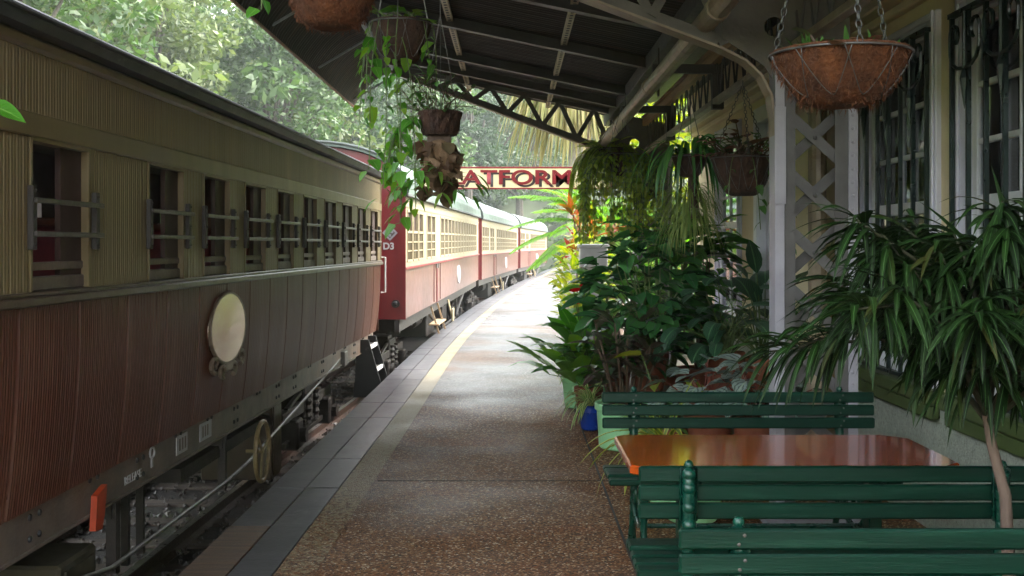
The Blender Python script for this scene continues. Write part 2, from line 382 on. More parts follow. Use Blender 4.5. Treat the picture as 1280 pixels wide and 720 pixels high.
# ------------------------------------------------------------------ platform surface
def platform_mat(name, yellow=False):
    m, nt, b, out = newmat(name); L = nt.links.new
    tc = N(nt, 'ShaderNodeTexCoord'); P = tc.outputs['Object']
    vo = N(nt, 'ShaderNodeTexVoronoi', Scale=105.0); L(P, vo.inputs['Vector'])
    big = N(nt, 'ShaderNodeTexNoise', Scale=.55, Detail=5.0, Roughness=.6); L(P, big.inputs['Vector'])
    sp = N(nt, 'ShaderNodeSeparateColor'); L(vo.outputs['Color'], sp.inputs[0])
    peb = ramp(nt, sp.outputs[0], [(0, (.022, .010, .005)), (.3, (.09, .036, .012)), (.6, (.24, .098, .028)), (.76, (.12, .056, .026)), (.88, (.32, .165, .065)), (.96, (.5, .36, .22)), (1, (.65, .55, .42))])
    gry = ramp(nt, sp.outputs[1], [(0, (.009, .008, .008)), (.45, (.028, .026, .026)), (.75, (.062, .06, .059)), (.88, (.17, .165, .16)), (1, (.34, .33, .32))])
    sxyz = N(nt, 'ShaderNodeSeparateXYZ'); L(P, sxyz.inputs[0])
    ym = N(nt, 'ShaderNodeMapRange'); L(sxyz.outputs[1], ym.inputs[0]); ym.inputs[1].default_value = 8.5; ym.inputs[2].default_value = 13
    xm = N(nt, 'ShaderNodeMapRange'); L(sxyz.outputs[0], xm.inputs[0]); xm.inputs[1].default_value = .1; xm.inputs[2].default_value = -1.0
    mxx = N(nt, 'ShaderNodeMath', operation='MAXIMUM'); L(ym.outputs[0], mxx.inputs[0])
    xh = N(nt, 'ShaderNodeMath', operation='MULTIPLY'); L(xm.outputs[0], xh.inputs[0]); xh.inputs[1].default_value = .3; L(xh.outputs[0], mxx.inputs[1])
    ad = N(nt, 'ShaderNodeMath', operation='ADD'); L(mxx.outputs[0], ad.inputs[0])
    bm = N(nt, 'ShaderNodeMapRange'); L(big.outputs[0], bm.inputs[0]); bm.inputs[1].default_value = .35; bm.inputs[2].default_value = .65; bm.inputs[3].default_value = -.5; bm.inputs[4].default_value = .25
    L(bm.outputs[0], ad.inputs[1]); ad.use_clamp = True
    mx = N(nt, 'ShaderNodeMix', data_type='RGBA'); L(ad.outputs[0], mx.inputs[0]); L(peb.outputs[0], mx.inputs[6]); L(gry.outputs[0], mx.inputs[7])  # grey for far and trackside floor puts wet reflection into the colour
    col = mx.outputs[2]
    # rusty stains running across
    mp = N(nt, 'ShaderNodeMapping'); mp.inputs['Scale'].default_value = (.35, 1.1, 1); L(P, mp.inputs[0])
    st = N(nt, 'ShaderNodeTexNoise', Scale=1.6, Detail=7.0, Roughness=.65); L(mp.outputs[0], st.inputs['Vector'])
    sr = ramp(nt, st.outputs[0], [(.52, (0, 0, 0)), (.72, (.65, .65, .65))])
    m2 = N(nt, 'ShaderNodeMix', data_type='RGBA', blend_type='MULTIPLY'); L(sr.outputs[0], m2.inputs[0]); L(col, m2.inputs[6]); m2.inputs[7].default_value = (1, .55, .26, 1)
    col = m2.outputs[2]
    sd = ramp(nt, big.outputs[1] if False else st.outputs[0], [(.30, (.5, .5, .5)), (.45, (0, 0, 0))])
    m3 = N(nt, 'ShaderNodeMix', data_type='RGBA', blend_type='MULTIPLY'); L(sd.outputs[0], m3.inputs[0]); L(col, m3.inputs[6]); m3.inputs[7].default_value = (.35, .32, .32, 1)
    col = m3.outputs[2]
    if yellow:
        wn = N(nt, 'ShaderNodeTexNoise', Scale=26.0, Detail=6.0, Roughness=.7); L(P, wn.inputs['Vector'])
        th = N(nt, 'ShaderNodeMapRange'); L(sxyz.outputs[1], th.inputs[0]); th.inputs[1].default_value = 6; th.inputs[2].default_value = 15; th.inputs[3].default_value = .0; th.inputs[4].default_value = .32
        a2 = N(nt, 'ShaderNodeMath', operation='ADD'); L(wn.outputs[0], a2.inputs[0]); L(th.outputs[0], a2.inputs[1])
        yr = ramp(nt, a2.outputs[0], [(.47, (0, 0, 0)), (.6, (1, 1, 1))])
        m4 = N(nt, 'ShaderNodeMix', data_type='RGBA'); L(yr.outputs[0], m4.inputs[0]); L(col, m4.inputs[6]); m4.inputs[7].default_value = (.27, .225, .13, 1)
        col = m4.outputs[2]
    L(col, b.inputs['Base Color'])
    wet = N(nt, 'ShaderNodeTexNoise', Scale=.8, Detail=5.0); L(P, wet.inputs['Vector'])
    wr = N(nt, 'ShaderNodeMapRange'); L(wet.outputs[0], wr.inputs[0]); wr.inputs[1].default_value = .3; wr.inputs[2].default_value = .7; wr.inputs[3].default_value = .22; wr.inputs[4].default_value = .5
    nr = N(nt, 'ShaderNodeMapRange'); L(ad.outputs[0], nr.inputs[0]); nr.inputs[3].default_value = .3; nr.inputs[4].default_value = 0
    ra = N(nt, 'ShaderNodeMath', operation='ADD'); L(wr.outputs[0], ra.inputs[0]); L(nr.outputs[0], ra.inputs[1]); L(ra.outputs[0], b.inputs['Roughness'])
    ns_ = N(nt, 'ShaderNodeMapRange'); L(ad.outputs[0], ns_.inputs[0]); ns_.inputs[3].default_value = .15; ns_.inputs[4].default_value = .32; L(ns_.outputs[0], b.inputs['Specular IOR Level'])
    inv = N(nt, 'ShaderNodeMath', operation='SUBTRACT'); inv.inputs[0].default_value = 1; L(vo.outputs['Distance'], inv.inputs[1])
    bp = N(nt, 'ShaderNodeBump', Strength=.55, Distance=.006); L(inv.outputs[0], bp.inputs['Height']); L(bp.outputs[0], b.inputs['Normal'])
    return m
M['platform'] = platform_mat('exposed_aggregate'); M['yline'] = platform_mat('worn_yellow_line', True)
Ys = [-7+.75*i for i in range(0, 130)]
mb = MB(); mb.sheet([[(E(y)+.012, y, -.9), (E(y)+.012, y, -.006), (E(y)+1.2, y, -.006), (3.3, y, -.006) if E(y)+1.3 < 3.3 else (E(y)+1.3, y, -.006), (max(40, E(y)+20), y, -.006)] for y in Ys], flip=True)
struct(mb.build('platform', M['platform']))
mb = MB(); mb.sheet([[(E(y)+.41, y, 0), (E(y)+.60, y, 0)] for y in Ys], flip=True)
struct(mb.build('platform_yellow_line', M['yline']))
for nm, mt, sel in (('platform_coping', M['coping'], lambda k, r: not (k == 8 and r == 0)), ('platform_coping_timber', pm('timber_slab', (.15, .085, .05), (.06, .042, .034), 2, .5, .1, .6, 20, stretch=(1, 14, 1)), lambda k, r: k == 8 and r == 0)):
    mb = MB()
    for k in range(95):
        y0 = -2.55+.97*k; y1 = y0+.962
        for r in (0, 1):
            if not sel(k, r): continue
            a, c = (-.03, .19) if r == 0 else (.2, .405)
            zz = .003+.004*((k*7+r*3) % 3)/3
            q = [(E(y0)+a, y0), (E(y0)+c, y0), (E(y1)+c, y1), (E(y1)+a, y1)]
            mb.prism([(x, y, -.14) for x, y in q], (0, 0, .14+zz))
    struct(recalc(mb.build(nm, mt)))
# floor joints as thin dark sealant strips
mb = MB()
mb.box(.585, .598, -4, 13.9, -.005, -.0015)
mb.box(E(7.4)+.62, 2.2, 7.4, 7.405, -.0058, -.003)
struct(mb.build('platform_joints', pm('joint_filler', (.02, .018, .016), None, 10, .7)))

# ------------------------------------------------------------------ ballast, terrain
def hill(x, y):
    s = max(0, C(y)-7-x); z = -.92
    if s > 0: z += 46*(1-exp(-s*.60/46)) * (1-exp(-s/8))
    s2 = max(0, (y-95+.3*x))
    z = max(z, -.92+38*(1-exp(-s2*.5/38)))
    s3 = max(0, x-22-.0*y)
    z = max(z, -.92+22*(1-exp(-s3*.35/22)))
    return z+(.5*sin(x*.13+y*.07)+.4*sin(y*.17-x*.05) if s+s2+s3 > 4 else 0)
mb = MB(); R = []
xs = [-260, -180, -130, -95, -75, -60, -50, -42, -35, -30, -26, -22, -18, -15, -12, -9, -6, -4, -2, 0, 2, 5, 10, 16, 22, 28, 36, 48, 65, 90, 130, 190, 260]
for j in range(70):
    y = -120+ j*6.5
    R.append([(x, y, hill(x, y)-(0 if not (x > E(y)-.2 and y < 88) else .6)) for x in xs])
mb.sheet(R, flip=True); struct(mb.build('ground', M['hillside'], smooth=True))
M['ballast'] = pm('ballast_bed', (.05, .043, .038), (.02, .017, .016), 26, .75, .15, 1, 40, dirt=(.07, .1, .03), dscale=1.2, dlo=.58, dhi=.75)
mb = MB(); mb.sheet([[(C(y)-2.2, y, -.93), (C(y)-1.5, y, -.83), (C(y)+.9, y, -.83), (E(y)+.03, y, -.80)] for y in Ys], flip=True)
struct(mb.build('track_ballast', M['ballast']))
M['stone'] = leafmat('ballast_stones', G((.025, .021, .02), (.085, .074, .068), (.05, .036, .03)), .45, 0)
random.seed(3); mb = MB()
for k in range(7500):
    y = 3.2+22*random.random()**1.7; t = random.random()
    x = C(y)-1.6+t*(E(y)-C(y)+1.6)
    r = rnd(.014, .034); c = V((x, y, -.82+rnd(0, .02)))
    vs = [V((sx*r*rnd(.6, 1.2), 0, rnd(-.3, .3)*r)) for sx in (-1, 1)]+[V((rnd(-.3, .3)*r, sy*r*rnd(.6, 1.2), 0)) for sy in (-1, 1)]+[V((rnd(-.3, .3)*r, rnd(-.3, .3)*r, sz*r*rnd(.5, 1.))) for sz in (-1, 1)]
    R3 = Euler((rnd(0, 6), rnd(0, 6), rnd(0, 6))).to_matrix()
    i = [mb.vert(c+R3 @ q) for q in vs]
    for a in (0, 1):
        for b_ in (2, 3):
            for d in (4, 5): mb.face((i[a], i[b_], i[d]))
struct(recalc(mb.build('ballast_stones', M['stone'])), 'stuff')
random.seed(5); mb = MB()
for k in range(900):
    y = rnd(13, 40)+ (0 if k % 3 else rnd(-4, 0)); x = E(y)-rnd(.08, .7); p = V((x, y, -.81))
    mb.leaf(p, (rnd(-.5, .5), rnd(-.5, .5), 1), rnd(.05, .16), rnd(.012, .04), .8, 'lance', 2)
struct(mb.build('trackside_weeds', LF['chart'], smooth=True), 'stuff')
for sgn, lab in ((1, 'rusty running rail with a shiny top, the one nearer the platform edge'), (-1, 'rusty running rail on the far side of the track, in shade beneath the train')):
    t = thing('rail', lab, 'rail', (C(8)+sgn*.534, 8, -.82), 0, 'rails of the track')
    o_ = V((C(8)+sgn*.534, 8, -.82))
    mb = MB(off=-o_); mt = MB(off=-o_)
    prof = [(-.06, -.82), (.06, -.82), (.06, -.81), (.012, -.79), (.012, -.735), (.033, -.725), (.033, -.703), (-.033, -.703), (-.033, -.725), (-.012, -.735), (-.012, -.79), (-.06, -.81)]
    mb.sheet([[(C(y)+sgn*.534+x, y, z) for x, z in prof+prof[:1]] for y in Ys], flip=True)
    mt.sheet([[(C(y)+sgn*.534-.026, y, -.700), (C(y)+sgn*.534+.026, y, -.700)] for y in Ys], flip=True)
    mb.build('rail_body', M['rail'], t); mt.build('running_surface', M['railtop'], t)
random.seed(9)
sl0 = None
for k in range(26):
    y = 2.6+.7*k; 
    if sl0 is None:
        mb = MB(); mb.box(-1.0, 1.0, -.11, .11, -.14, 0, .012); sl0 = mb.build('sleeper', pm('sleeper_timber', (.10, .075, .06), (.05, .04, .034), 3, .85, .1, .5, 20, stretch=(.5, 6, 4)))
        o = sl0
    else: o = sl0.copy(); COL.objects.link(o)
    o.location = (C(y)+rnd(-.03, .03), y, -.806); o.rotation_euler.z = -.02
    tag(o, 'dark weathered timber sleeper half sunk in ballast under the rails', 'sleeper', 'sleepers under the track')

# ------------------------------------------------------------------ coach 1 (cream over brown boards)
A1 = radians(1.47)
u1 = V((sin(A1), cos(A1), 0)); n1 = V((-cos(A1), sin(A1), 0))
org = n1*(2.05+1.3)+u1*6.65
t1 = thing('railway_carriage', 'nearest wooden carriage with cream boards above brown boards, open windows and an oval plaque', 'train carriage', (org.x, org.y, -.7), -A1, 'carriages of the train')
O1 = (1.3, -6.65, .7)
def mk(): return MB(off=O1)
D0, D1 = 2.6, 14.3
starts = [13.43-.955*k for k in range(9)]+[4.44, 3.3]
starts.sort(); WW = .60
def boards(mb, d0, d1, z0, z1, x=0.0, pitch=.055, groove=.006, tumble=0.0, big=0):
    """beaded vertical boards: V-grooves as geometry"""
    n = max(1, round((d1-d0)/pitch)); p = (d1-d0)/n
    zs = [z0, z1] if not tumble else [z0+(z1-z0)*k/5 for k in range(6)]
    rows = []
    for z in zs:
        t = (z1-z)/(z1-z0); xo = x-(tumble*t**2.2 if tumble else 0); r = []
        for k in range(n):
            a = d0+k*p
            r += [(xo-groove, a, z), (xo, a+.006, z), (xo, a+p*.5-.004, z), (xo-groove*.45, a+p*.5, z), (xo, a+p*.5+.004, z), (xo, a+p-.006, z)]
        r.append((xo-groove, d1, z)); rows.append(r)
        if big:
            for k in range(0, n, big):
                for q in (0, 5): r[k*6-1 if (q and k) else k*6] = (xo-groove*2.6, d0+k*p+(.0 if not q else -.004), z)
    mb.sheet(rows)
ZS, ZT = 1.36, 1.99
mb = mk()
boards(mb, D0, D1, 2.085, 2.335)
mb.build('upper_boards', M['cream'], t1)
prev = D0
for s in starts+[D1]:
    mb = mk(); boards(mb, prev, s, ZS, ZT); prev = s+WW; mb.build('pillar_boards', M['cream'], t1)
mb = mk(); boards(mb, D0, D1, .46, 1.305, pitch=.045, tumble=.055, groove=.007, big=13); mb.build('lower_boards', M['maroon'], t1)
mb = mk(); mb.box(-.03, .014, D0, D1, 1.99, 2.085, .004); mb.box(-.02, .022, D0, D1, 2.335, 2.39, .012); mb.box(-.03, .008, D1, D1+.02, 1.36, 2.39)
mb.build('cream_rails', M['cream'], t1)
mb = mk(); mb.box(-.09, .035, D0, D1+.01, 1.305, 1.345, .008); mb.box(-.09, .02, D0, D1, 1.345, 1.362, .004); mb.build('waist_rail', M['sillwood'], t1)
# roof with black eave
mb = mk(); rows = []
prof = [(.035, 2.39), (.07, 2.40), (.085, 2.44), (.085, 2.465), (.055, 2.485), (-.05, 2.508)]
mb.sheet([[(x, d, z) for x, z in prof] for d in (D0-.1, 6, 10, D1+.12)], flip=True)
mb.poly([(x, D1+.12, z) for x, z in prof]); mb.box(-.05, .034, D0-.1, D1+.12, 2.391, 2.395)
mb.tube([(.088, D0, 2.452), (.088, D1+.1, 2.452)], .007, 6)
mb.build('eave', M['blackroof'], t1)
mb = mk(); pr = [(-.05-2.5*k/16, 2.503+.36*sin(pi*k/16)**1.35) for k in range(17)]
mb.sheet([[(x, d, z) for x, z in pr] for d in (D0-.1, 7, D1+.12)], flip=True); mb.poly([(x, D1+.1, z) for x, z in pr]); mb.build('roof', M['greyroof'], t1, smooth=False)
# ends, floor, inside, far side
mb = mk(); mb.box(-2.6, -.03, D1-.03, D1, .46, 2.5); mb.build('end_wall', M['maroon'], t1); mb = mk(); mb.box(-2.6, -.03, D0, D0+.03, .46, 2.5); mb.build('end_wall', M['maroon'], t1)
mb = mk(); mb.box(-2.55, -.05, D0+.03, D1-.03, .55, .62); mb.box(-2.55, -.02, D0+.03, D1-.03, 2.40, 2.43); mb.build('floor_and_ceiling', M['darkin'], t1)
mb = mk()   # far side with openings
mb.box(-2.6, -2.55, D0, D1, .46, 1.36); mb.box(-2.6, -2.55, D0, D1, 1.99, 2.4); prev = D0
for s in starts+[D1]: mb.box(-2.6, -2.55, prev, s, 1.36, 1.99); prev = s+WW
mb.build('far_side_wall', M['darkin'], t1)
mb = mk(); # inner lining behind pillars, gives the openings their depth
prev = D0
for s in starts+[D1]: mb.box(-.075, -.012, prev, s, 1.345, 2.0); prev = s+WW
mb.box(-.075, -.012, D0, D1, 1.995, 2.40); mb.box(-.075, -.062, D0, D1, .62, 1.30)
mb.build('inner_lining', M['varnish'], t1)
seat0 = None
for s in starts[:-1]:
    d = s+WW+.16
    if seat0 is None:
        st = MB(); st.box(-2.3, -.15, -.05, .03, 1.0, 1.64, .02); st.box(-2.3, -.15, -.45, -.05, .95, 1.06, .03)
        seat0 = st.build('seat', M['redseat'], t1)
        w = MB(); w.box(-2.32, -.14, -.06, .045, 1.64, 1.68, .01); w.box(-.16, -.12, -.06, .045, .62, 1.64); w.build('seat_rail', M['varnish'], seat0)
        seat0.location = (1.3, d-6.65, .7); 
    else:
        c = copy_tree(seat0, t1); c.location = (1.3, d-6.65, .7)
# window assemblies
win0 = None
for s in starts:
    if win0 is None:
        f = MB()
        f.box(-.06, .006, 0, .022, 0, .63, .003); f.box(-.06, .006, WW-.022, WW, 0, .63, .003); f.box(-.06, .006, .022, WW-.022, .612, .63)
        win0 = f.build('window', M['cream'], t1)
        g = MB(); g.box(-.055, -.03, .06+.3, WW-.022, .0, .61); g.build('raised_shutter', M['darkin'], win0)
        g = MB(); g.box(-.058, -.015, .022, WW-.022, .002, .06, .006); g.box(-.05, -.02, .022, WW-.022, .085, .12, .004); g.build('lowered_sash', M['solebar'], win0)
        for z in (.235, .37):
            g = MB(); g.box(.028, .042, -.02, WW+.07, z-.011, z+.011, .003); g.build('guard_rail', M['railsteel'], win0)
        for d in (-.005, WW+.035):
            g = MB(); g.box(.001, .027, d-.02, d+.02, .17, .43, .004)
            for z in (.19, .3, .41): g.ball((.028, d, z), .007, 6)
            g.build('guard_bracket', M['iron'], win0)
        win0.location = (1.3, s-6.65, .7+1.362)
    else:
        c = copy_tree(win0, t1); c.location = (1.3, s-6.65, .7+1.362)
# oval plaque with scroll
xp = -.012; cz, cd = 1.015, 7.27
mb = mk(); n = 40
fr = [(xp+.028, cd+.40*cos(2*pi*k/n), cz+.222*sin(2*pi*k/n)) for k in range(n)]; bk = [(xp-.02, cd+.41*cos(2*pi*k/n), cz+.23*sin(2*pi*k/n)) for k in range(n)]
c_ = mb.vert((xp+.036, cd, cz)); I = [mb.vert(p) for p in fr]; J = [mb.vert(p) for p in bk]
for k in range(n):
    j = (k+1) % n; mb.face((c_, I[k], I[j])); mb.face((I[k], J[k], J[j], I[j]))
pl = recalc(mb.build('oval_plaque', M['plaque'], t1))
mb = mk(); mb.tube([(xp+.02, cd+.405*cos(2*pi*k/n), cz+.226*sin(2*pi*k/n)) for k in range(n)], .012, 6, closed=True)
mb.build('plaque_rim', M['scroll'], pl)
mb = mk()
for sg in (-1, 1):
    for a0, rr in ((-1.57+sg*.28, .075), (-1.57+sg*.75, .09)):
        cx, cy = cd+.44*cos(a0), cz-.02+.25*sin(a0)
        mb.tube([(xp+.02, cx+sg*rr*(1-k/26)*cos(k*.42-1.6)*1.0, cy-.01+.6*rr*(1-k/26)*sin(k*.42-1.6)) for k in range(20)], [.017-.0005*k for k in range(20)], 6)
mb.box(xp-.01, xp+.03, cd-.1, cd+.1, cz-.285, cz-.225, .01)
mb.build('plaque_scroll', M['scroll'], pl)
# solebar and its fittings
mb = mk(); mb.box(-.13, -.075, D0, D1-.15, .275, .462, .004); mb.box(-.14, -.062, D0, D1-.15, .275, .287)
mb.m = 1
for d in [4.6+.62*k for k in range(16)]:
    for z in ((.33, .42) if int(d*2) % 2 else (.445,)):
        mb.ball((-.072, d, z), .016, 8, (.6, 1, 1)); mb.ball((-.072, d+.09, z), .016, 8, (.6, 1, 1))
sb = mb.build('solebar', [M['solebar'], M['blackroof']], t1)
for d, w in ((6.47, .20), (6.92, .24)):
    mb = mk(); mb.box(-.0745, -.069, d, d+w, .325, .435, .001); pls = mb.build('data_plate', M['label'], sb)
    mb = mk(); 
    for k in range(3): mb.box(-.0688, -.068, d+.04+.05*k, d+.07+.05*k, .345, .415)
    mb.build('plate_marking', M['solebar'], pls)
def text(body, size, mat, parent, name, mtx, ext=.002, bold=0.0, sx=1.0, align='LEFT'):
    cu = bpy.data.curves.new(name, 'FONT'); cu.body = body; cu.size = size; cu.extrude = ext; cu.offset = bold; cu.align_x = align; cu.space_character = 1.0
    o = bpy.data.objects.new(name, cu); COL.objects.link(o)
    dg = bpy.context.evaluated_depsgraph_get(); me = bpy.data.meshes.new_from_object(o.evaluated_get(dg))
    bpy.data.objects.remove(o); bpy.data.curves.remove(cu)
    me.transform(Matrix.Diagonal((sx, 1, 1, 1))); me.transform(mtx); me.materials.clear(); me.materials.append(mat)
    q = bpy.data.objects.new(name, me); COL.objects.link(q); q.parent = parent; return q
# text facing +x, reading along +d
TX = Matrix(((0, 0, 1, 0), (1, 0, 0, 0), (0, 1, 0, 0), (0, 0, 0, 1)))
text('RELEASE', .06, M['label'], sb, 'release_lettering', Matrix.Translation((1.3-.073, 5.66-6.65, .7+.325)) @ TX, sx=1.1)
mb = mk(); mb.tube([(-.07, 6.06+.035*cos(k*pi/8), .42+.028*sin(k*pi/8)) for k in range(16)], .006, 5, closed=True); mb.box(-.073, -.069, 6.045, 6.075, .34, .393); mb.build('release_mark', M['label'], sb)
# hand wheel
mb = mk(); wc = (.02, 8.12, .05)
mb.tube([(wc[0], wc[1]+.20*cos(k*pi/16), wc[2]+.215*sin(k*pi/16)) for k in range(32)], .017, 8, closed=True)
for a in (.3, 2.4, 4.5): mb.tube([(wc[0], wc[1], wc[2]), (wc[0], wc[1]+.2*cos(a), wc[2]+.21*sin(a))], .011, 6)
mb.tube([(-.1, wc[1], wc[2]), (.03, wc[1], wc[2])], .014, 8); mb.build('hand_wheel', M['brass'], t1)
# truss rod
mb = mk(); mb.tube([(-.08, 11.95, .37), (-.08, 11.7, .33), (-.08, 8.2, -.02), (-.08, 7.6, -.05), (-.08, 5.5, -.05), (-.08, 3.0, .33)], .013, 10); mb.box(-.12, -.03, 11.85, 12.05, .26, .42, .01)
mb.build('truss_rod', M['railsteel'], t1)
mb = mk()
for d in (7.55, 5.6): mb.bar((-.11, d, .28), (-.11, d, -.1), .05, .05); mb.box(-2.5, -.1, d-.05, d+.05, .18, .28)
mb.box(-.5, -.12, 6.7, 8.6, .12, .2)
for d in (6.0, 6.15, 6.38): mb.bar((-.25, d, .3), (-.25, d, -.22), .035, .04)
for k in range(11): mb.box(-2.4, -.2, D0+.5+k, D0+.58+k, .32, .45)
mb.tube([(-.5, 8.5, .13), (-.5, 9.0, .13)], .12, 12); mb.tube([(-.25, 8.55, .2), (-.15, 8.7, .24), (-.12, 8.85, .2), (-.15, 9.0, .1)], .02, 6); mb.build('underframe', M['grease'], t1)
mb = mk(); mb.box(-.75, -.16, 9.15, 9.45, -.38, .27, .01); mb.box(-.155, -.145, 9.17, 9.43, -.34, .22, .003); mb.build('battery_box', M['sillwood'], t1)
mb = mk(); mb.box(-.45, -.12, 5.0, 5.42, -.5, .1, .015); mb.box(-.119, -.11, 5.05, 5.37, -.45, .06); mb.tube([(-.1, 5.2, -.3), (-.1, 5.2, -.05)], .012, 6); mb.build('equipment_box', pm('olive_box', (.05, .042, .022), (.03, .026, .016), 8, .7), t1)
mb = mk(); mb.prism([(-.05, 5.18, .38), (-.05, 5.30, .41), (-.05, 5.27, .27), (-.05, 5.24, .21), (-.05, 5.16, .22)], (.03, 0, 0)); recalc(mb.build('release_handle', M['orange'], t1))
def bogie(parent, off, d, axle=.85, x=-1.3, fine=True, zf=-.7):
    mb = MB(off=off); mb.m = 0
    for sg in (-1, 1):
        fx = x+sg*.80
        mb.box(fx-.04, fx+.04, d-1.25, d+1.25, -.22, -.10, .01); mb.box(fx-.05, fx+.05, d-.3, d+.3, -.34, .05, .02)
        for q in (-axle, axle):
            mb.box(fx-.06, fx+.1*sg+.03, d+q-.13, d+q+.13, -.5, -.2, .02)
            mb.tube([(fx+sg*.1, d+q, -.36), (fx+sg*.19, d+q, -.36)], .075, 10)
            mb.bar((fx, d+q-.1, -.1), (fx, d+q*.3, .0), .04, .04)
        for k in range(4): mb.box(fx-.05, fx+.06, d-.34+.02*k, d+.34-.02*k, -.32-.035*k, -.292-.035*k, .004)
        mb.bar((fx+.03*sg, d-1.2, -.42), (fx+.03*sg, d+1.2, -.42), .03, .05)
        for q in (-.2, .2): 
            mb.tube([(fx+.04*sg, d+q, -.35+.04*k) for k in range(9)], [.055 if k % 2 else .072 for k in range(9)], 10)
    mb.box(x-.8, x+.8, d-.2, d+.2, -.2, .1)
    bg = mb.build('bogie', M['grease'], parent)
    for q in (-axle, axle):
        for sg in (-1, 1):
            w = MB(off=off); wx = x+sg*.534
            w.lathe((0, 0, 0), [(0, .06), (.09, .06), (.1, .035), (.30, .02), (.33, .06), (.38, .06), (.385, -.03), (.42, -.035), (.42, -.06), (0, -.06)], 28)
            w.v = [(wx+off[0]+sg*(vz-off[2]), d+q+vx-off[0]+off[1], -.32+vy-off[1]+off[2]) for vx, vy, vz in w.v]
            recalc(w.build('wheel', M['iron'], bg, smooth=False))
bogie(t1, O1, 12.1); bogie(t1, O1, 3.9)
# side step by the end of the coach
mb = mk()
for d in (13.15, 13.72):
    mb.prism([(-.10, d, .44), (.02, d, .44), (.21, d, -.22), (.05, d, -.24), (-.16, d, -.24)], (0, .03, 0))
mb.box(-.12, -.09, 13.15, 13.75, -.22, .44)
sp_ = recalc(mb.build('side_step', M['blackroof'], t1))
for z, xx in ((.33, .03), (.06, .10), (-.2, .18)):
    mb = mk(); mb.box(-.05, xx-.02, 13.18, 13.72, z, z+.03, .004); a_ = mb.build('tread', M['iron'], sp_)
    mb = mk(); mb.box(xx-.019, xx+.012, 13.185, 13.76, z-.01, z+.035, .004); mb.build('tread_nosing', M['white'], sp_)
mb = mk(); mb.tube([(.0, 14.33, .95), (.05, 14.36, .95), (.05, 14.36, 1.4), (.0, 14.33, 1.4)], .012, 8); mb.build('grab_handle', M['white'], t1)

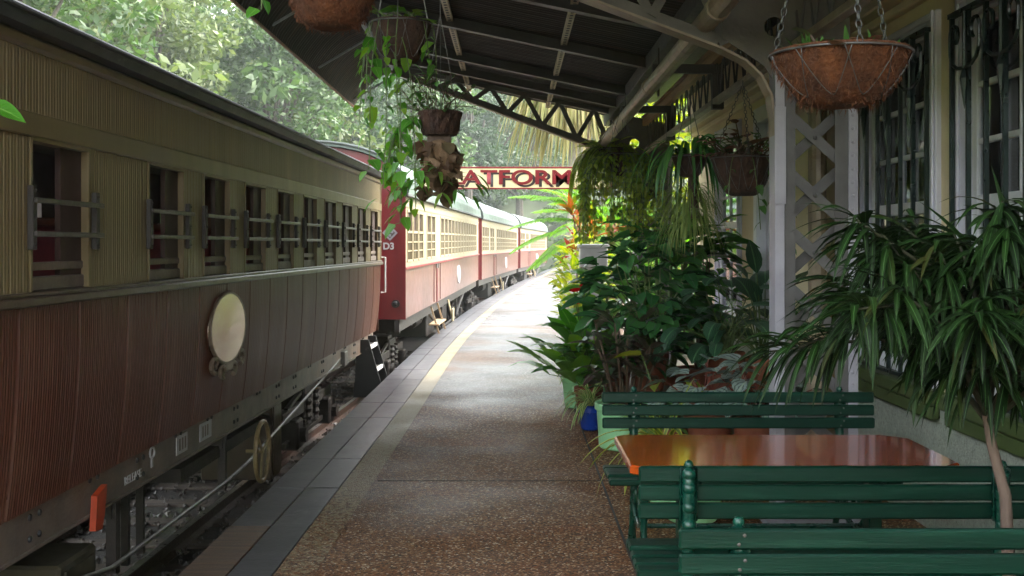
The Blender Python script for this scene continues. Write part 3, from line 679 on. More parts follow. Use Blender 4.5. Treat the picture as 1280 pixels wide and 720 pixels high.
# ------------------------------------------------------------------ the red carriages beyond
O2 = (1.3, -7.8, .7)
LEN = 15.6
def make_red():
    t = thing('railway_carriage', 'carriage with red end wall marked D3 and cream windows, right behind the brown-and-cream one', 'train carriage', (0, 0, 0), 0, 'carriages of the train')
    m = lambda: MB(off=O2)
    zb, zs, zg = .5, 1.215, 2.245
    # windows: (start, width)
    W = [(.30+.69*k, .60) for k in range(3)]+[(2.80+.7*k, .62) for k in range(2)]+[(5.05+.752*k, .66) for k in range(13)]
    zw0, zw1 = 1.30, 2.06
    mb = m(); mb.box(-.05, 0, 0, LEN, zb, zs, .003)
    for d in (3.9, 4.35+.62): mb.box(0, .012, d, d+.035, zb+.03, zs)
    lo = mb.build('lower_panel', M['pink2'], t)
    mb = m(); mb.box(-.05, 0, 0, LEN, zs, zw0-.0); mb.box(-.05, 0, 0, LEN, zw1, zg); prev = 0
    for s, w in W+[(LEN, 0)]: mb.box(-.05, 0, prev, s, zw0, zw1); prev = s+w
    mb.box(0, .012, 0, LEN, zw1+.03, zw1+.05); mb.build('upper_panel', M['cream2'], t)
    mb = m(); mb.box(-.02, .03, -.01, LEN+.01, zs-.02, zs+.02, .006); mb.box(0, .016, 4.36, 4.40, zb, zs); mb.box(-.05, .025, -.03, .0, zb, zg); mb.box(-.05, .025, LEN, LEN+.03, zb, zg); mb.build('red_trim', M['red2'], t)
    for s, w in W:
        f = m()
        for a in (s, s+w-.035): f.box(-.04, .012, a, a+.035, zw0, zw1, .003)
        f.box(-.04, .012, s+.035, s+w-.035, zw1-.035, zw1); f.box(-.04, .012, s+.035, s+w-.035, zw0, zw0+.035); f.box(-.035, .006, s+.035, s+w-.035, zw0+.42, zw0+.455)
        f.box(-.03, .004, s+w/2-.012, s+w/2+.012, zw0+.035, zw0+.42)
        for z in (.15, .28): f.box(-.03, .003, s+.035, s+w-.035, zw0+z, zw0+z+.018)
        fo = f.build('window', M['cream2'], t)
        g = m(); g.box(-.034, -.03, s+.02, s+w-.02, zw0+.02, zw1-.02); g.build('pane', M['pane'], fo)
    # end walls (arched top)
    arch = [(-1.3-1.3*cos(pi*k/18), zg+.70*sin(pi*k/18)**.85) for k in range(19)]
    for nm, d, dd in (('end_wall', -.005, .05), ('end_wall', LEN-.045, .05)):
        mb = m(); mb.prism([(-2.6, d, zb), (0, d, zb)]+[(x, d, z) for x, z in arch[::-1]], (0, dd, 0)); recalc(mb.build(nm, M['red2'], t))
    mb = m(); mb.box(-2.6, -2.55, 0, LEN, zb, zg); mb.box(-2.55, -.05, .05, LEN-.05, zb, zb+.05); mb.box(-1.4, -1.38, .05, LEN-.05, zb+.05, zg); mb.build('far_side_wall', M['red2'], t)
    ar2 = [(-1.3-1.37*cos(pi*k/18), zg+.03+.73*sin(pi*k/18)**.85) for k in range(19)]
    mb = m(); mb.sheet([[(x, d, z) for x, z in ar2] for d in (-.12, 3, 8, 13, LEN+.12)]); 
    for d in (-.12, LEN+.12):
        mb.sheet([[(x, d, z) for x, z in ar2], [(-1.3+(x+1.3)*.96, d, zg+.03+(z-zg-.03)*.955-.02) for x, z in ar2]])
    recalc(mb.build('roof', M['roof2'], t, smooth=False))
    mb = m(); mb.tube([(x, -.13, z) for x, z in ar2], .022, 6); mb.box(.0, .075, -.1, LEN+.1, zg-.01, zg+.035, .008); mb.build('roof_rim', M['greyroof'], t)
    # door handle, latches, plaque
    mb = m(); mb.box(.012, .03, 4.46, 4.56, zs-.1, zs+.02, .004); mb.box(.012, .03, 4.2, 4.3, zs-.1, zs+.02, .004); mb.build('door_latch', M['steel'], t)
    mb = m(); n = 24; mb.prism([(.0, 9.0+.34*cos(2*pi*k/n), .86+.2*sin(2*pi*k/n)) for k in range(n)], (.02, 0, 0)); recalc(mb.build('oval_plaque', M['white'], t))
    mb = m(); mb.box(-.14, -.07, 0, LEN, .32, .49, .004); mb.build('solebar', M['iron'], t)
    mb = m()
    for k in range(11): mb.box(-2.4, -.15, .6+1.4*k, .7+1.4*k, .25, .45)
    mb.tube([(-.1, 3.9, .35), (-.12, 6.2, -.12), (-.12, 9.4, -.12), (-.1, 11.7, .35)], .03, 8)
    mb.box(-1.9, -.4, 6.3, 7.6, -.3, .25, .02); mb.box(-.9, -.3, 8.2, 9.4, -.2, .25, .02); mb.tube([(-.6, 6.0, .1), (-.6, 5.0, .1)], .16, 12)
    mb.bar((-.1, 6.2, .3), (-.1, 6.2, -.12), .06, .05); mb.bar((-.1, 9.4, .3), (-.1, 9.4, -.12), .06, .05)
    mb.box(-1.4, -1.2, -.55, 0, .05, .25, .02); mb.box(-1.4, -1.2, LEN, LEN+.4, .05, .25, .02)
    mb.build('underframe', M['grease'], t)
    mb = m()
    for d in (3.9, 5.0): mb.bar((-.05, d, .45), (.12, d, -.12), .03, .03)
    mb.box(-.0, .2, 3.8, 5.1, -.14, -.10, .005); mb.box(-.08, .1, 3.8, 5.1, .12, .15, .005); mb.build('foot_step', pm('tan_step', (.4, .28, .17), (.28, .18, .1), 10, .6), t)
    mb = m(); mb.prism([(.03, 7.1, .2), (.03, 7.3, .22), (.03, 7.2, -.2), (.03, 7.1, -.22)], (.03, 0, 0)); mb.bar((-.05, 7.1, .4), (.05, 7.2, -.1), .03, .03); recalc(mb.build('brake_lever', M['creamst'], t))
    bogie(t, O2, 2.0); bogie(t, O2, LEN-2.0)
    return t
t2 = make_red()
TE = Matrix(((1, 0, 0, 0), (0, 0, -1, 0), (0, 1, 0, 0), (0, 0, 0, 1)))   # text facing -y
nose = []
mb = MB(off=O2); cx, cz = -.2, 1.72
mb.prism([(cx-.11, -.006, cz), (cx, -.006, cz-.11), (cx+.11, -.006, cz), (cx, -.006, cz+.11)], (0, -.008, 0)); dm = recalc(mb.build('diamond_plate', M['label'], t2))
mb = MB(off=O2); mb.prism([(cx-.075, -.0145, cz), (cx, -.0145, cz-.075), (cx+.075, -.0145, cz), (cx, -.0145, cz+.075)], (0, -.004, 0)); recalc(mb.build('diamond_centre', M['solebar'], dm))
mb = MB(off=O2); 
for x_, z_ in ((cx-.03, cz+.01), (cx+.03, cz+.015), (cx, cz-.035)): mb.box(x_-.018, x_+.018, -.0215, -.019, z_-.018, z_+.018)
mb.build('diamond_marks', M['label'], dm)
text('D3', .13, M['white'], t2, 'carriage_number', Matrix.Translation((1.3-.30, -.012-7.8, .7+1.49)) @ TE, bold=.004)
mb = MB(off=O2); mb.ball((-.12, -.02, .72), .045, 10); mb.tube([(-.12, -.005, .72), (-.12, -.03, .72)], .06, 10); mb.build('end_lamp_socket', M['iron'], t2)
def place_red(t, X, Z, deg, dz, lab=None, tilt=0):
    a = radians(deg); u = V((sin(a), cos(a), 0)); n = V((-cos(a), sin(a), 0))
    p = V((X, Z, 0))+n*1.3+u*7.8; t.location = (p.x, p.y, -.7+dz); t.rotation_euler = (radians(tilt), 0, -a)
    if lab: t['label'] = lab
place_red(t2, -1.52, 15.8, 2.13, .05, tilt=.3)
t3 = make_red(); place_red(t3, -.885, 32.1, 4.2, .07, 'third carriage of the train, pink-maroon and cream, in the middle distance under the sign')
t4 = make_red(); place_red(t4, .345, 48.5, 6.0, .08, 'farthest small carriage at the end of the visible train, beside the bright palm fronds')
# ------------------------------------------------------------------ awning
aw = thing('platform_awning', 'dark corrugated iron awning on lattice steel trusses and riveted grey lattice columns over the platform', 'awning', (1.69, 6.3, 0))
AO = (-1.69, -6.3, 0)
def mk(): return MB(off=AO)
YA, YB = 2.2, 14.15
def rz_(x): return 3.2+(1.2-x)*.21
prof = [(1.22, 3.196), (.6, rz_(.6)), (0, rz_(0)), (-.7, rz_(-.7)), (-1.35, rz_(-1.35)), (-1.48, 3.75), (-1.58, 3.735), (-1.67, 3.695), (-1.75, 3.635), (-1.83, 3.56), (-1.91, 3.46), (-1.975, 3.37), (-2.0, 3.31)]
mb = mk(); ns = int((YB-YA)/.0125)
nrm = []
for i in range(len(prof)):
    a = prof[max(0, i-1)]; b_ = prof[min(len(prof)-1, i+1)]; dx, dz = b_[0]-a[0], b_[1]-a[1]; l = sqrt(dx*dx+dz*dz); nrm.append((dz/l, -dx/l))
mb.sheet([[(x+nx*.015*sin(2*pi*(YA+k*.0125)/.08), YA+k*.0125, z+nz*.015*sin(2*pi*(YA+k*.0125)/.08)) for (x, z), (nx, nz) in zip(prof, nrm)] for k in range(ns+1)])
mb.build('roof_and_shade_sheet', M['crib'], aw, smooth=True)
mb = mk(); mb.box(.15, 1.24, -4.2, YA-.01, 3.24, 3.27); mb.build('roof_and_shade_sheet', M['crib'], aw)  # second sheet: unseen narrow strip, added to shade the near carriage
mb = mk(); mb.sheet([[(1.22, y, 3.20), (1.6, y, 3.34), (2.3, y, 3.42)] for y in (YA, 5, YB)]); mb.box(1.16, 1.30, YA, YB, 3.06, 3.19); mb.build('valley_gutter', M['rafter'], aw)
mb = mk(); mb.tube([(-2.0, YA, 3.305), (-2.0, YB, 3.305)], .014, 6); mb.build('edge_bead', pm('edge_rust', (.3, .12, .07), (.18, .07, .045), 20, .6), aw)
def ring_plate(mb, y, t, outer, c, r, n=24):
    """plate in xz plane at y with a round hole"""
    a = []; b_ = []; ci = []; cj = []
    def ray(th):
        best = 9; dx, dz = cos(th), sin(th)
        for (x0, z0), (x1, z1) in zip(outer, outer[1:]+outer[:1]):
            ex, ez = x1-x0, z1-z0; det = dx*(-ez)+ex*dz
            if abs(det) < 1e-9: continue
            qx, qz = x0-c[0], z0-c[1]
            s = (qx*(-ez)+ex*qz)/det; w = (dx*qz-dz*qx)/det
            if s > 0 and -1e-6 <= w <= 1+1e-6: best = min(best, s)
        return (c[0]+dx*best, c[1]+dz*best)
    ths = sorted([2*pi*k/n for k in range(n)]+[atan2(z-c[1], x-c[0]) % (2*pi) for x, z in outer]); m = len(ths)
    for yy in (y, y+t):
        O = [mb.vert((ray(th)[0], yy, ray(th)[1])) for th in ths]; Ii = [mb.vert((c[0]+r*cos(th), yy, c[1]+r*sin(th))) for th in ths]
        a.append(O); b_.append(Ii)
        for k in range(m):
            j = (k+1) % m; mb.face((O[k], O[j], Ii[j], Ii[k]))
    for k in range(m):
        j = (k+1) % m; mb.face((b_[0][k], b_[0][j], b_[1][j], b_[1][k])); mb.face((a[0][k], a[1][k], a[1][j], a[0][j]))
for Y in (6.3, 13.5):
    mb = mk()
    mb.bar((-1.42, Y, 3.70), (1.35, Y, 3.12), .06, .05); mb.bar((-1.42, Y, 3.735), (1.35, Y, 3.155), .12, .012)
    lo = [(-1.44, 3.665), (1.16, 2.70)]
    mb.bar((lo[0][0], Y, lo[0][1]), (lo[1][0], Y, lo[1][1]), .02, .07)
    n = 12
    for k in range(n):
        f = lambda q: V((-1.3+2.5*q, Y+.02*(1 if k % 2 else -1), 0))
        q0 = k/n; q1 = (k+1)/n
        zu = lambda q: 3.70-.58*((-1.3+2.5*q)+1.42)/2.77; zl = lambda q: 3.665-.965*((-1.3+2.5*q)+1.44)/2.6
        a = f(q0); b_ = f(q1)
        a.z, b_.z = (zl(q0), zu(q1)) if k % 2 == 0 else (zu(q0), zl(q1))
        mb.bar(a, b_, .012, .055)
    ring_plate(mb, Y-.006, .012, [(1.18, 2.72), (1.42, 2.56), (1.50, 2.42), (1.9, 2.42), (1.9, 3.02), (1.36, 3.12), (1.18, 3.14)], (1.475, 2.78), .057)
    tr = mb.build('truss', M['truss'], aw)
    mb = mk(); pts = [(-1.46, 3.63), (1.16, 2.655), (1.30, 2.585), (1.39, 2.50), (1.445, 2.39), (1.465, 2.25), (1.468, 2.12)]
    for a, b_ in zip(pts, pts[1:]): mb.bar((a[0], Y, a[1]), (b_[0], Y, b_[1]), .14, .014, up=(0, 0, 1) if abs(b_[0]-a[0]) > .05 else (-1, 0, 0))
    mb.build('truss_flange', M['pipe'] if Y > 10 else pm('truss_flange_lit_tan', (.36, .29, .22), (.26, .2, .15), 6, .5), tr)  # tan puts the lit look of the lower edge into the flange colour
    # column
    mb = mk()
    for x0, x1, wx in ((1.46, 1.512, 1.46), (1.868, 1.92, 1.905)):
        mb.box(x0, x1, Y-.09, Y-.078, .0, 2.62, .002); mb.box(x0, x1, Y+.048, Y+.06, .0, 2.62, .002); mb.box(wx, wx+.015, Y-.077, Y+.047, 0, 2.62)
        for z in [.1+.075*k for k in range(33)]:
            if (x0 < 1.5 and 1.78 < z < 2.3) or x0 > 1.5: mb.ball((x0+.022, Y-.092, z), .011, 8, (1, .7, 1)); None
    mb.box(1.455, 1.518, Y-.1, Y-.091, 1.78, 2.32, .002); mb.box(1.40, 1.98, Y-.16, Y+.16, -.004, .03, .005)
    co = mb.build('column', M['colgrey'], aw)
    mb = mk(); mb.box(1.476, 1.575, Y-.0765, Y-.069, .03, 2.6); mb.box(1.795, 1.904, Y-.0765, Y-.069, .03, 2.6)
    for yy, s0 in ((Y-.062, 0), (Y+.034, 1)):
        for k in range(8):
            z = .05+.32*k
            for a, b_ in ((((1.49, z), (1.885, z+.36)),) if s0 else (((1.885, z), (1.49, z+.36)),)):
                yo = yy+(.0075 if a[0] > b_[0] else 0)
                mb.bar((a[0], yo, a[1]), (b_[0], yo, b_[1]), .006, .06)
            mb.ball((1.6875, yy-.004, z+.18), .013, 8, (1, .6, 1))
    mb.build('lacing', M['lacing'], co)
for y in (2.6, 4.3, 8.1, 9.75, 11.5, 12.5):
    mb = mk(); mb.bar((-1.4, y, 3.68), (1.18, y, 3.14), .05, .075); mb.bar((-1.4, y, 3.635), (1.18, y, 3.095), .09, .012); mb.build('rafter', M['rafter'], aw)
for x in (.45, -.54):
    mb = mk(); z = rz_(x)-.05; mb.bar((x, YA, z), (x, YB, z), .055, .035); mb.m = 1
    for k in range(int((YB-YA)*10)-1): mb.box(x-.012, x+.012, YA+.05+.1*k, YA+.085+.1*k, z-.0205, z-.0172)
    mb.build('perforated_strip', [M['creamst'], M['signblack']], aw)
mb = mk(); mb.bar((-1.44, YA, 3.70), (-1.44, YB, 3.70), .05, .03); mb.build('bullnose_rail', M['label'], aw)
for y in (2.5, 4.6, 6.9, 9.2, 11.4, 13.9): mb = mk(); mb.tube([(-1.43, y, 3.68), (-1.97, y, 3.36)], .012, 6); mb.build('bullnose_rod', M['label'], aw)
mb = mk(); mb.tube([(1.09, YA, 2.82), (1.09, 13.7, 2.78)], .06, 14)
for y in (3.6, 5.9, 8.8, 11.4, 13.0): mb.tube([(1.09, y, 2.805), (1.09, y+.09, 2.805)], .068, 14)
mb.build('drain_pipe', M['pipe'], aw)
mb = mk(); mb.box(1.57, 1.63, YA, 13.7, 2.655, 2.70, .004); mb.build('girder_chord', M['pipe'], aw)
mb = mk(); mb.box(1.56, 1.64, YA, 13.4, 2.98, 3.06, .005); mb.box(1.545, 1.66, YA, 13.4, 3.065, 3.09, .004); mb.build('girder_timber', M['timber'], aw)
mb = mk(); y = YA
while y < 13.3:
    mb.tube([(1.6, y, 2.97), (1.6, y+.11, 2.70)], .008, 5); mb.tube([(1.6, y+.13, 2.70), (1.6, y+.24, 2.97)], .008, 5); y += .30
mb.build('girder_rods', M['lacing'], aw)
for y in (3.6, 8.8, 11.4):
    mb = mk(); mb.box(1.10, 1.66, y-.03, y+.03, 2.90, 2.97, .004); mb.box(1.57, 1.66, y-.035, y+.035, 2.62, 2.90, .004); mb.bar((1.15, y, 3.1), (1.15, y, 2.72), .05, .012); mb.build('pipe_bracket', M['rafter'], aw)

# ------------------------------------------------------------------ sign
sg = thing('platform_sign', 'long cream sign with dark red PLATFORM letters hanging under the awning end', 'sign', (.06, 14.35, 2.27))
SO = (-.06, -14.35, -2.27)
mb = MB(off=SO); mb.box(-1.13, 1.25, 14.33, 14.37, 2.29, 2.54); mb.build('board', M['signcream'], sg)
mb = MB(off=SO); mb.box(-1.16, 1.28, 14.322, 14.378, 2.272, 2.29, .003); mb.box(-1.16, 1.28, 14.322, 14.378, 2.54, 2.558, .003); mb.box(-1.16, -1.13, 14.322, 14.378, 2.29, 2.54); mb.box(1.25, 1.28, 14.322, 14.378, 2.29, 2.54); mb.build('border', M['signred'], sg)
def fit_text(body, x0, x1, z0, zh, y, mat, name, bold):
    o = text(body, 1.0, mat, sg, name, Matrix.Identity(4), ext=.0, bold=bold)
    xs_ = [v.co.x for v in o.data.vertices]; zs_ = [v.co.y for v in o.data.vertices]
    sx = (x1-x0)/(max(xs_)-min(xs_)); sy = zh/(max(zs_)-min(zs_)); mx, my = min(xs_), min(zs_)
    for v in o.data.vertices:
        v.co = V((x0+(v.co.x-mx)*sx+SO[0], y+SO[1], z0+(v.co.y-my)*sy+SO[2]))
    o.data.update(); return o
fit_text('PLATFORM', -.985+.04, .755+.04, 2.328-.03, .19, 14.3265, M['signblack'], 'letter_shadow', .004)
fit_text('PLATFORM', -.985, .755, 2.33, .19, 14.323, M['signred'], 'lettering', .018)
mb = MB(off=SO)
k_ = 15.7/14.35
for x in (-.85, .95):
    mb.tube([(x, 14.35, 2.56), (x, 14.35, 2.72)], .012, 6); mb.tube([(x, 14.35, 2.72), (x/k_, 14.35-2.1/k_, 2.95)], .014, 6)
mb.build('hanger_rod', M['pipe'], sg)
sg.location = (.06*k_, 15.7, 1.55+(2.27-1.55)*k_); sg.scale = (k_, k_, k_)

# ------------------------------------------------------------------ station building
bd = thing('station_building', 'cream station building with pale roughcast base, grey framed sash windows and green sills', 'building', (2.4, 5, 0))
BO = (-2.4, -5, 0)
def mk(): return MB(off=BO)
ops = [(1.1, 2.5), (2.85, 4.2), (4.42, 5.73), (6.0, 7.3), (11.2, 12.5)]
door = (9.45, 10.5)
full = sorted(ops+[door])
mb = mk(); prev = -4.5
for a, b_ in full+[(14.0, 14.0)]: mb.box(2.3, 2.5, prev, a, .72, 2.82); prev = b_
mb.box(2.3, 2.5, -4.5, 14.0, 2.82, 3.5); mb.box(2.3, 8, 13.8, 14.0, .0, 3.5) if False else None
mb.box(2.5, 8.0, 13.8, 14.0, 0, 3.5); mb.build('wall', M['wall'], bd)
mb = mk(); mb.box(2.285, 2.5, -4.5, door[0], -.005, .72); mb.box(2.285, 2.5, door[1], 14.0, -.005, .72); mb.build('plinth', M['mint'], bd)
mb = mk(); mb.box(2.16, 2.298, -4.5, 14.0, 2.96, 3.08, .01); mb.box(2.2, 2.298, -4.5, 14.0, 3.085, 3.4, .01); mb.box(2.24, 2.298, -4.5, 14.0, 2.90, 2.955, .01); mb.build('cornice', M['wall'], bd)
mb = mk(); mb.sheet([[(5.5, -4.4, 0), (5.5, 13.7, 0)], [(5.5, -4.4, 3.2), (5.5, 13.7, 3.2)], [(2.52, -4.4, 3.2), (2.52, 13.7, 3.2)]]); mb.sheet([[(2.52, -4.4, .02), (5.5, -4.4, .02)], [(2.52, 13.7, .02), (5.5, 13.7, .02)]])
mb.build('room_inside', pm('room_paint', (.5, .42, .3), None, 2, .7), bd)
mb = mk(); mb.box(2.1, 8.3, -4.8, 14.3, 3.55, 3.62); mb.poly([(2.1, -4.8, 3.62), (8.3, -4.8, 3.62), (5.2, -4.8, 5.2)]); mb.poly([(2.1, 14.3, 3.62), (8.3, 14.3, 3.62), (5.2, 14.3, 5.2)]); mb.poly([(2.1, -4.8, 3.62), (2.1, 14.3, 3.62), (5.2, 14.3, 5.2), (5.2, -4.8, 5.2)]); mb.poly([(8.3, -4.8, 3.62), (8.3, 14.3, 3.62), (5.2, 14.3, 5.2), (5.2, -4.8, 5.2)]); mb.build('roof', M['greyroof'], bd)
gm, gnt, gb, gout = newmat('window_glass')
gl = N(gnt, 'ShaderNodeBsdfGlossy', Roughness=.04); gl.inputs[0].default_value = (.8, .85, .9, 1); tp = N(gnt, 'ShaderNodeBsdfTransparent'); tp.inputs[0].default_value = (.75, .8, .78, 1)
fr_ = N(gnt, 'ShaderNodeFresnel', IOR=1.5); ad_ = N(gnt, 'ShaderNodeMath', operation='ADD'); gnt.links.new(fr_.outputs[0], ad_.inputs[0]); ad_.inputs[1].default_value = .18
mg = N(gnt, 'ShaderNodeMixShader'); gnt.links.new(ad_.outputs[0], mg.inputs[0]); gnt.links.new(tp.outputs[0], mg.inputs[1]); gnt.links.new(gl.outputs[0], mg.inputs[2]); gnt.links.new(mg.outputs[0], gout.inputs[0])
for a, b_ in ops:
    z0, z1 = .78, 2.82; f = mk()
    for y0, y1 in ((a, a+.13), (b_-.13, b_)): f.box(2.27, 2.48, y0, y1, z0, z1, .008); 
    f.box(2.27, 2.48, a+.131, b_-.131, z1-.13, z1, .008)
    f.box(2.255, 2.2695, a+.02, a+.05, z0, z1, .005); f.box(2.255, 2.2695, b_-.05, b_-.02, z0, z1, .005); f.box(2.255, 2.2695, a+.051, b_-.051, z1-.05, z1-.02, .005)
    win = f.build('window', M['winframe'], bd)
    s = mk(); ya, yb = a+.13, b_-.13; ym = (ya+yb)/2
    for y0, y1 in ((ya, ya+.06), (yb-.06, yb)): s.box(2.30, 2.34, y0, y1, z0+.02, z1-.13, .006)
    for z, h in ((z1-.19, .06), (2.33, .03), (2.05, .03), (1.73, .07), (1.42, .03), (1.12, .03), (z0+.02, .09)): s.box(2.302, 2.338, ya+.06, yb-.06, z, z+h, .005)
    s.box(2.304, 2.336, ym-.015, ym+.015, z0+.11, z1-.19, .005); s.build('sash', M['sash'], win)
    g = mk(); g.box(2.318, 2.322, ya+.05, yb-.05, z0+.1, z1-.15); g.build('pane', gm, win)
    g = mk(); g.box(2.2, 2.30, a-.06, b_+.06, .70, .78, .012); g.box(2.22, 2.2845, a-.03, b_+.03, .62, .70, .01); g.build('sill', M['sillgreen'], win)
    # grille
    if b_ < 9:
        g = mk(); gx = 2.235; nb = 6; w = (b_-a-.08)/nb; y0 = a+.04
        for k in range(nb+1): g.box(gx-.011, gx+.011, y0+k*w-.009, y0+k*w+.009, .82, 2.70)
        g.box(gx-.016, gx+.016, y0-.02, y0+nb*w+.02, 2.70, 2.725); g.box(gx-.016, gx+.016, y0-.02, y0+nb*w+.02, .80, .82)
        for k in range(0, nb, 2):
            cy = y0+(k+1)*w; hw = w*.86
            for sg_ in (-1, 1):
                pts = [(cy+sg_*(hw-.048+.048*cos(th)-0), 2.60+.048*sin(th)) for th in [pi*(1.35-1.35*i/10) for i in range(11)]]
                pts += [(cy+sg_*hw, 2.55), (cy+sg_*hw*.97, 2.50), (cy+sg_*hw*.8, 2.455), (cy+sg_*hw*.5, 2.43), (cy, 2.42)]
                g.tube([(gx-.02, a_, b2) for a_, b2 in pts], .010, 5)
            g.tube([(gx-.02, cy, 2.70), (gx-.02, cy, 2.42), (gx-.02, cy, 2.37), (gx-.02, cy, 2.22)], [.010, .010, .022, .001], 6)
        g.build('grille', M['grille'], win)
# door
f = mk(); a, b_ = door
for y0, y1 in ((a, a+.11), (b_-.13, b_)): f.box(2.26, 2.48, y0, y1, 0, 2.82, .008)
f.box(2.26, 2.48, a+.111, b_-.131, 2.68, 2.82, .008); dr = f.build('door_frame', M['sash'], bd)
g = mk(); g.box(2.35, 2.40, a+.11, b_-.13, .02, 2.68); 
for z0, z1 in ((.15, .85), (1.0, 2.0), (2.12, 2.6)): g.box(2.335, 2.3495, a+.2, b_-.22, z0, z1, .012)
dl = g.build('door', M['winframe'], bd); g = mk(); g.ball((2.32, a+.16, 1.0), .03, 10); g.build('handle', M['brass'], dl)
mb = mk(); mb.tube([(2.2, 8.05, .02), (2.2, 8.05, 2.9), (2.15, 8.0, 3.0)], .07, 14)
for z in (.5, 1.5, 2.5): mb.tube([(2.2, 8.05, z), (2.2, 8.05, z+.06)], .08, 14)
mb.build('downpipe', M['pipe'], bd)
mb = mk(); mb.box(2.19, 2.298, 7.48, 7.80, .0, 2.9, .01); mb.build('pilaster', pm('brown_timber', (.16, .11, .05), (.1, .07, .03), 5, .5), bd)
# things seen through the windows
t = thing('blue_bag', 'bright blue bag hanging inside the middle window behind the green bars', 'bag', (2.54, 7.08, 1.42))
mb = MB(); mb.box(-.03, .04, -.26, .1, 0, .30, .02); mb.build('bag_body', M['blue'], t); mb = MB(); mb.tube([(0, -.2, .29), (0, -.15, .42), (0, 0, .42), (0, .05, .29)], .008, 6); mb.build('bag_strap', M['blue'], t)
t = thing('poster', 'small white and dark poster on the wall inside the right-hand barred window', 'poster', (5.46, 12.3, 2.25))
mb = MB(); mb.box(-.0, .02, -.5, .5, 0, .8); mb.build('sheet', M['white'], t); mb = MB(); mb.box(-.006, -.002, -.4, .1, .1, .5); mb.ball((-.01, .2, .6), .1, 10, (.1, 1, 1)); mb.build('picture', M['blackroof'], t)

# ------------------------------------------------------------------ benches and table
def make_bench(y, rz, label, xc):
    L = 1.385
    t = thing('slatted_bench', label, 'bench', (xc, y, 0), rz, 'green slatted benches')
    # local: sitter faces -y, back plane at y=0
    b = MB()
    for k, (yy, z) in enumerate(((-.07, .425), (-.155, .425), (-.24, .43), (-.325, .44), (-.405, .43))):
        b.box(-L/2, L/2, yy-.035, yy+.035, z-.014, z+.014, .006)
    b.build('seat', M['bench'], t)
    b = MB()
    for k in range(3):
        z = .775-.064*k; yy = .0-.008*k
        b.box(-L/2, L/2, yy-.013, yy+.013, z-.027, z+.027, .006)
    b.m = 1
    for k in range(3):
        for x in (-L/2+.165, L/2-.165):
            for dx in (-.012, .012): b.ball((x+dx*.6, -.008*k-.0135, .775-.064*k+dx), .0055, 6, (1, .5, 1))
    b.build('backrest', [M['bench'], M['railsteel']], t)
    for x in (-L/2+.165, L/2-.165):
        g = MB()
        g.tube([(x, .03, .795), (x, .028, .75), (x, .025, .6), (x, .0, .46), (x, .02, .3), (x, .09, .12), (x, .13, .0)], [.02, .024, .022, .024, .02, .017, .024], 8)
        g.tube([(x, -.0, .40), (x, -.15, .395), (x, -.33, .41), (x, -.43, .405), (x, -.45, .37), (x, -.42, .3), (x, -.40, .2), (x, -.43, .08), (x, -.47, 0)], [.018, .02, .02, .022, .02, .02, .017, .016, .024], 8)
        g.tube([(x, .03, .25), (x, -.08, .19), (x, -.2, .17), (x, -.32, .2), (x, -.41, .26)], .014, 6)
        g.tube([(x, -.02+.09*cos(.35*k)*(1-k/30), .29+.08*sin(.35*k)*(1-k/30)) for k in range(22)], .011, 6)
        g.tube([(x, -.27+.09*cos(3.1-.35*k)*(1-k/30), .3+.08*sin(3.1-.35*k)*(1-k/30)) for k in range(22)], .011, 6)
        for z, r in ((.782, .026), (.735, .026), (.67, .025), (.61, .027), (.55, .025)): g.ball((x, .035, z), r, 10, (1, .9, .9))
        g.ball((x, .03, .812), .017, 8)
        g.box(x-.03, x+.03, .012, .03, .62, .80, .004)
        g.build('iron_end', M['benchiron'], t, smooth=True)
    b = MB(); b.tube([(-L/2+.165, -.2, .17), (L/2-.165, -.2, .17)], .012, 6); b.build('tie_rod', M['benchiron'], t)
xc = .43+1.385/2
make_bench(5.72, 0, 'green slatted bench behind the orange table, its back against the potted plants', xc+.03)
make_bench(3.80, pi, 'green slatted bench just in front of the orange table, its iron back posts showing', xc)
make_bench(2.96, 0, 'nearest green slatted bench at the bottom right edge, back to back with the next', xc+.01)
tb = thing('table', 'glossy orange-brown varnished table top with cut corners between two green benches', 'table', (1.03, 4.38, 0))
def octo(x0, x1, y0, y1, c): return [(x0+c*.5, y0), (x1-c, y0), (x1, y0+c), (x1, y1-c), (x1-c*1.0, y1), (x0+c*.4, y1), (x0, y1-c*.4), (x0, y0+c*.5)]
mb = MB()
def slab(mb, P, z0, z1, b):
    cx = sum(p[0] for p in P)/len(P); cy = sum(p[1] for p in P)/len(P)
    ins = [(cx+(x-cx)*(1-b*2), cy+(y-cy)*(1-b*2.5)) for x, y in P]
    r = [[mb.vert((x, y, z0)) for x, y in ins], [mb.vert((x, y, z0+b)) for x, y in P], [mb.vert((x, y, z1-b)) for x, y in P], [mb.vert((x, y, z1)) for x, y in ins]]
    n = len(P)
    for A, B in zip(r, r[1:]):
        for k in range(n): j = (k+1) % n; mb.face((A[k], A[j], B[j], B[k]))
    mb.face(r[0][::-1]); mb.face(r[3])
slab(mb, octo(-.60, .62, -.34, .36, .09), .715, .75, .006); mb.build('tabletop', M['table'], tb)
for x in (-.36, .38):
    mb = MB(); mb.box(x-.03, x+.03, -.26, .26, .66, .714, .008); mb.box(x-.025, x+.025, -.04, .04, .06, .66, .006); mb.box(x-.03, x+.03, -.25, .25, .0, .06, .01); mb.build('leg', M['bench'], tb)
mb = MB(); mb.box(-.335, .355, -.015, .015, .3, .36); mb.build('stretcher', M['bench'], tb)
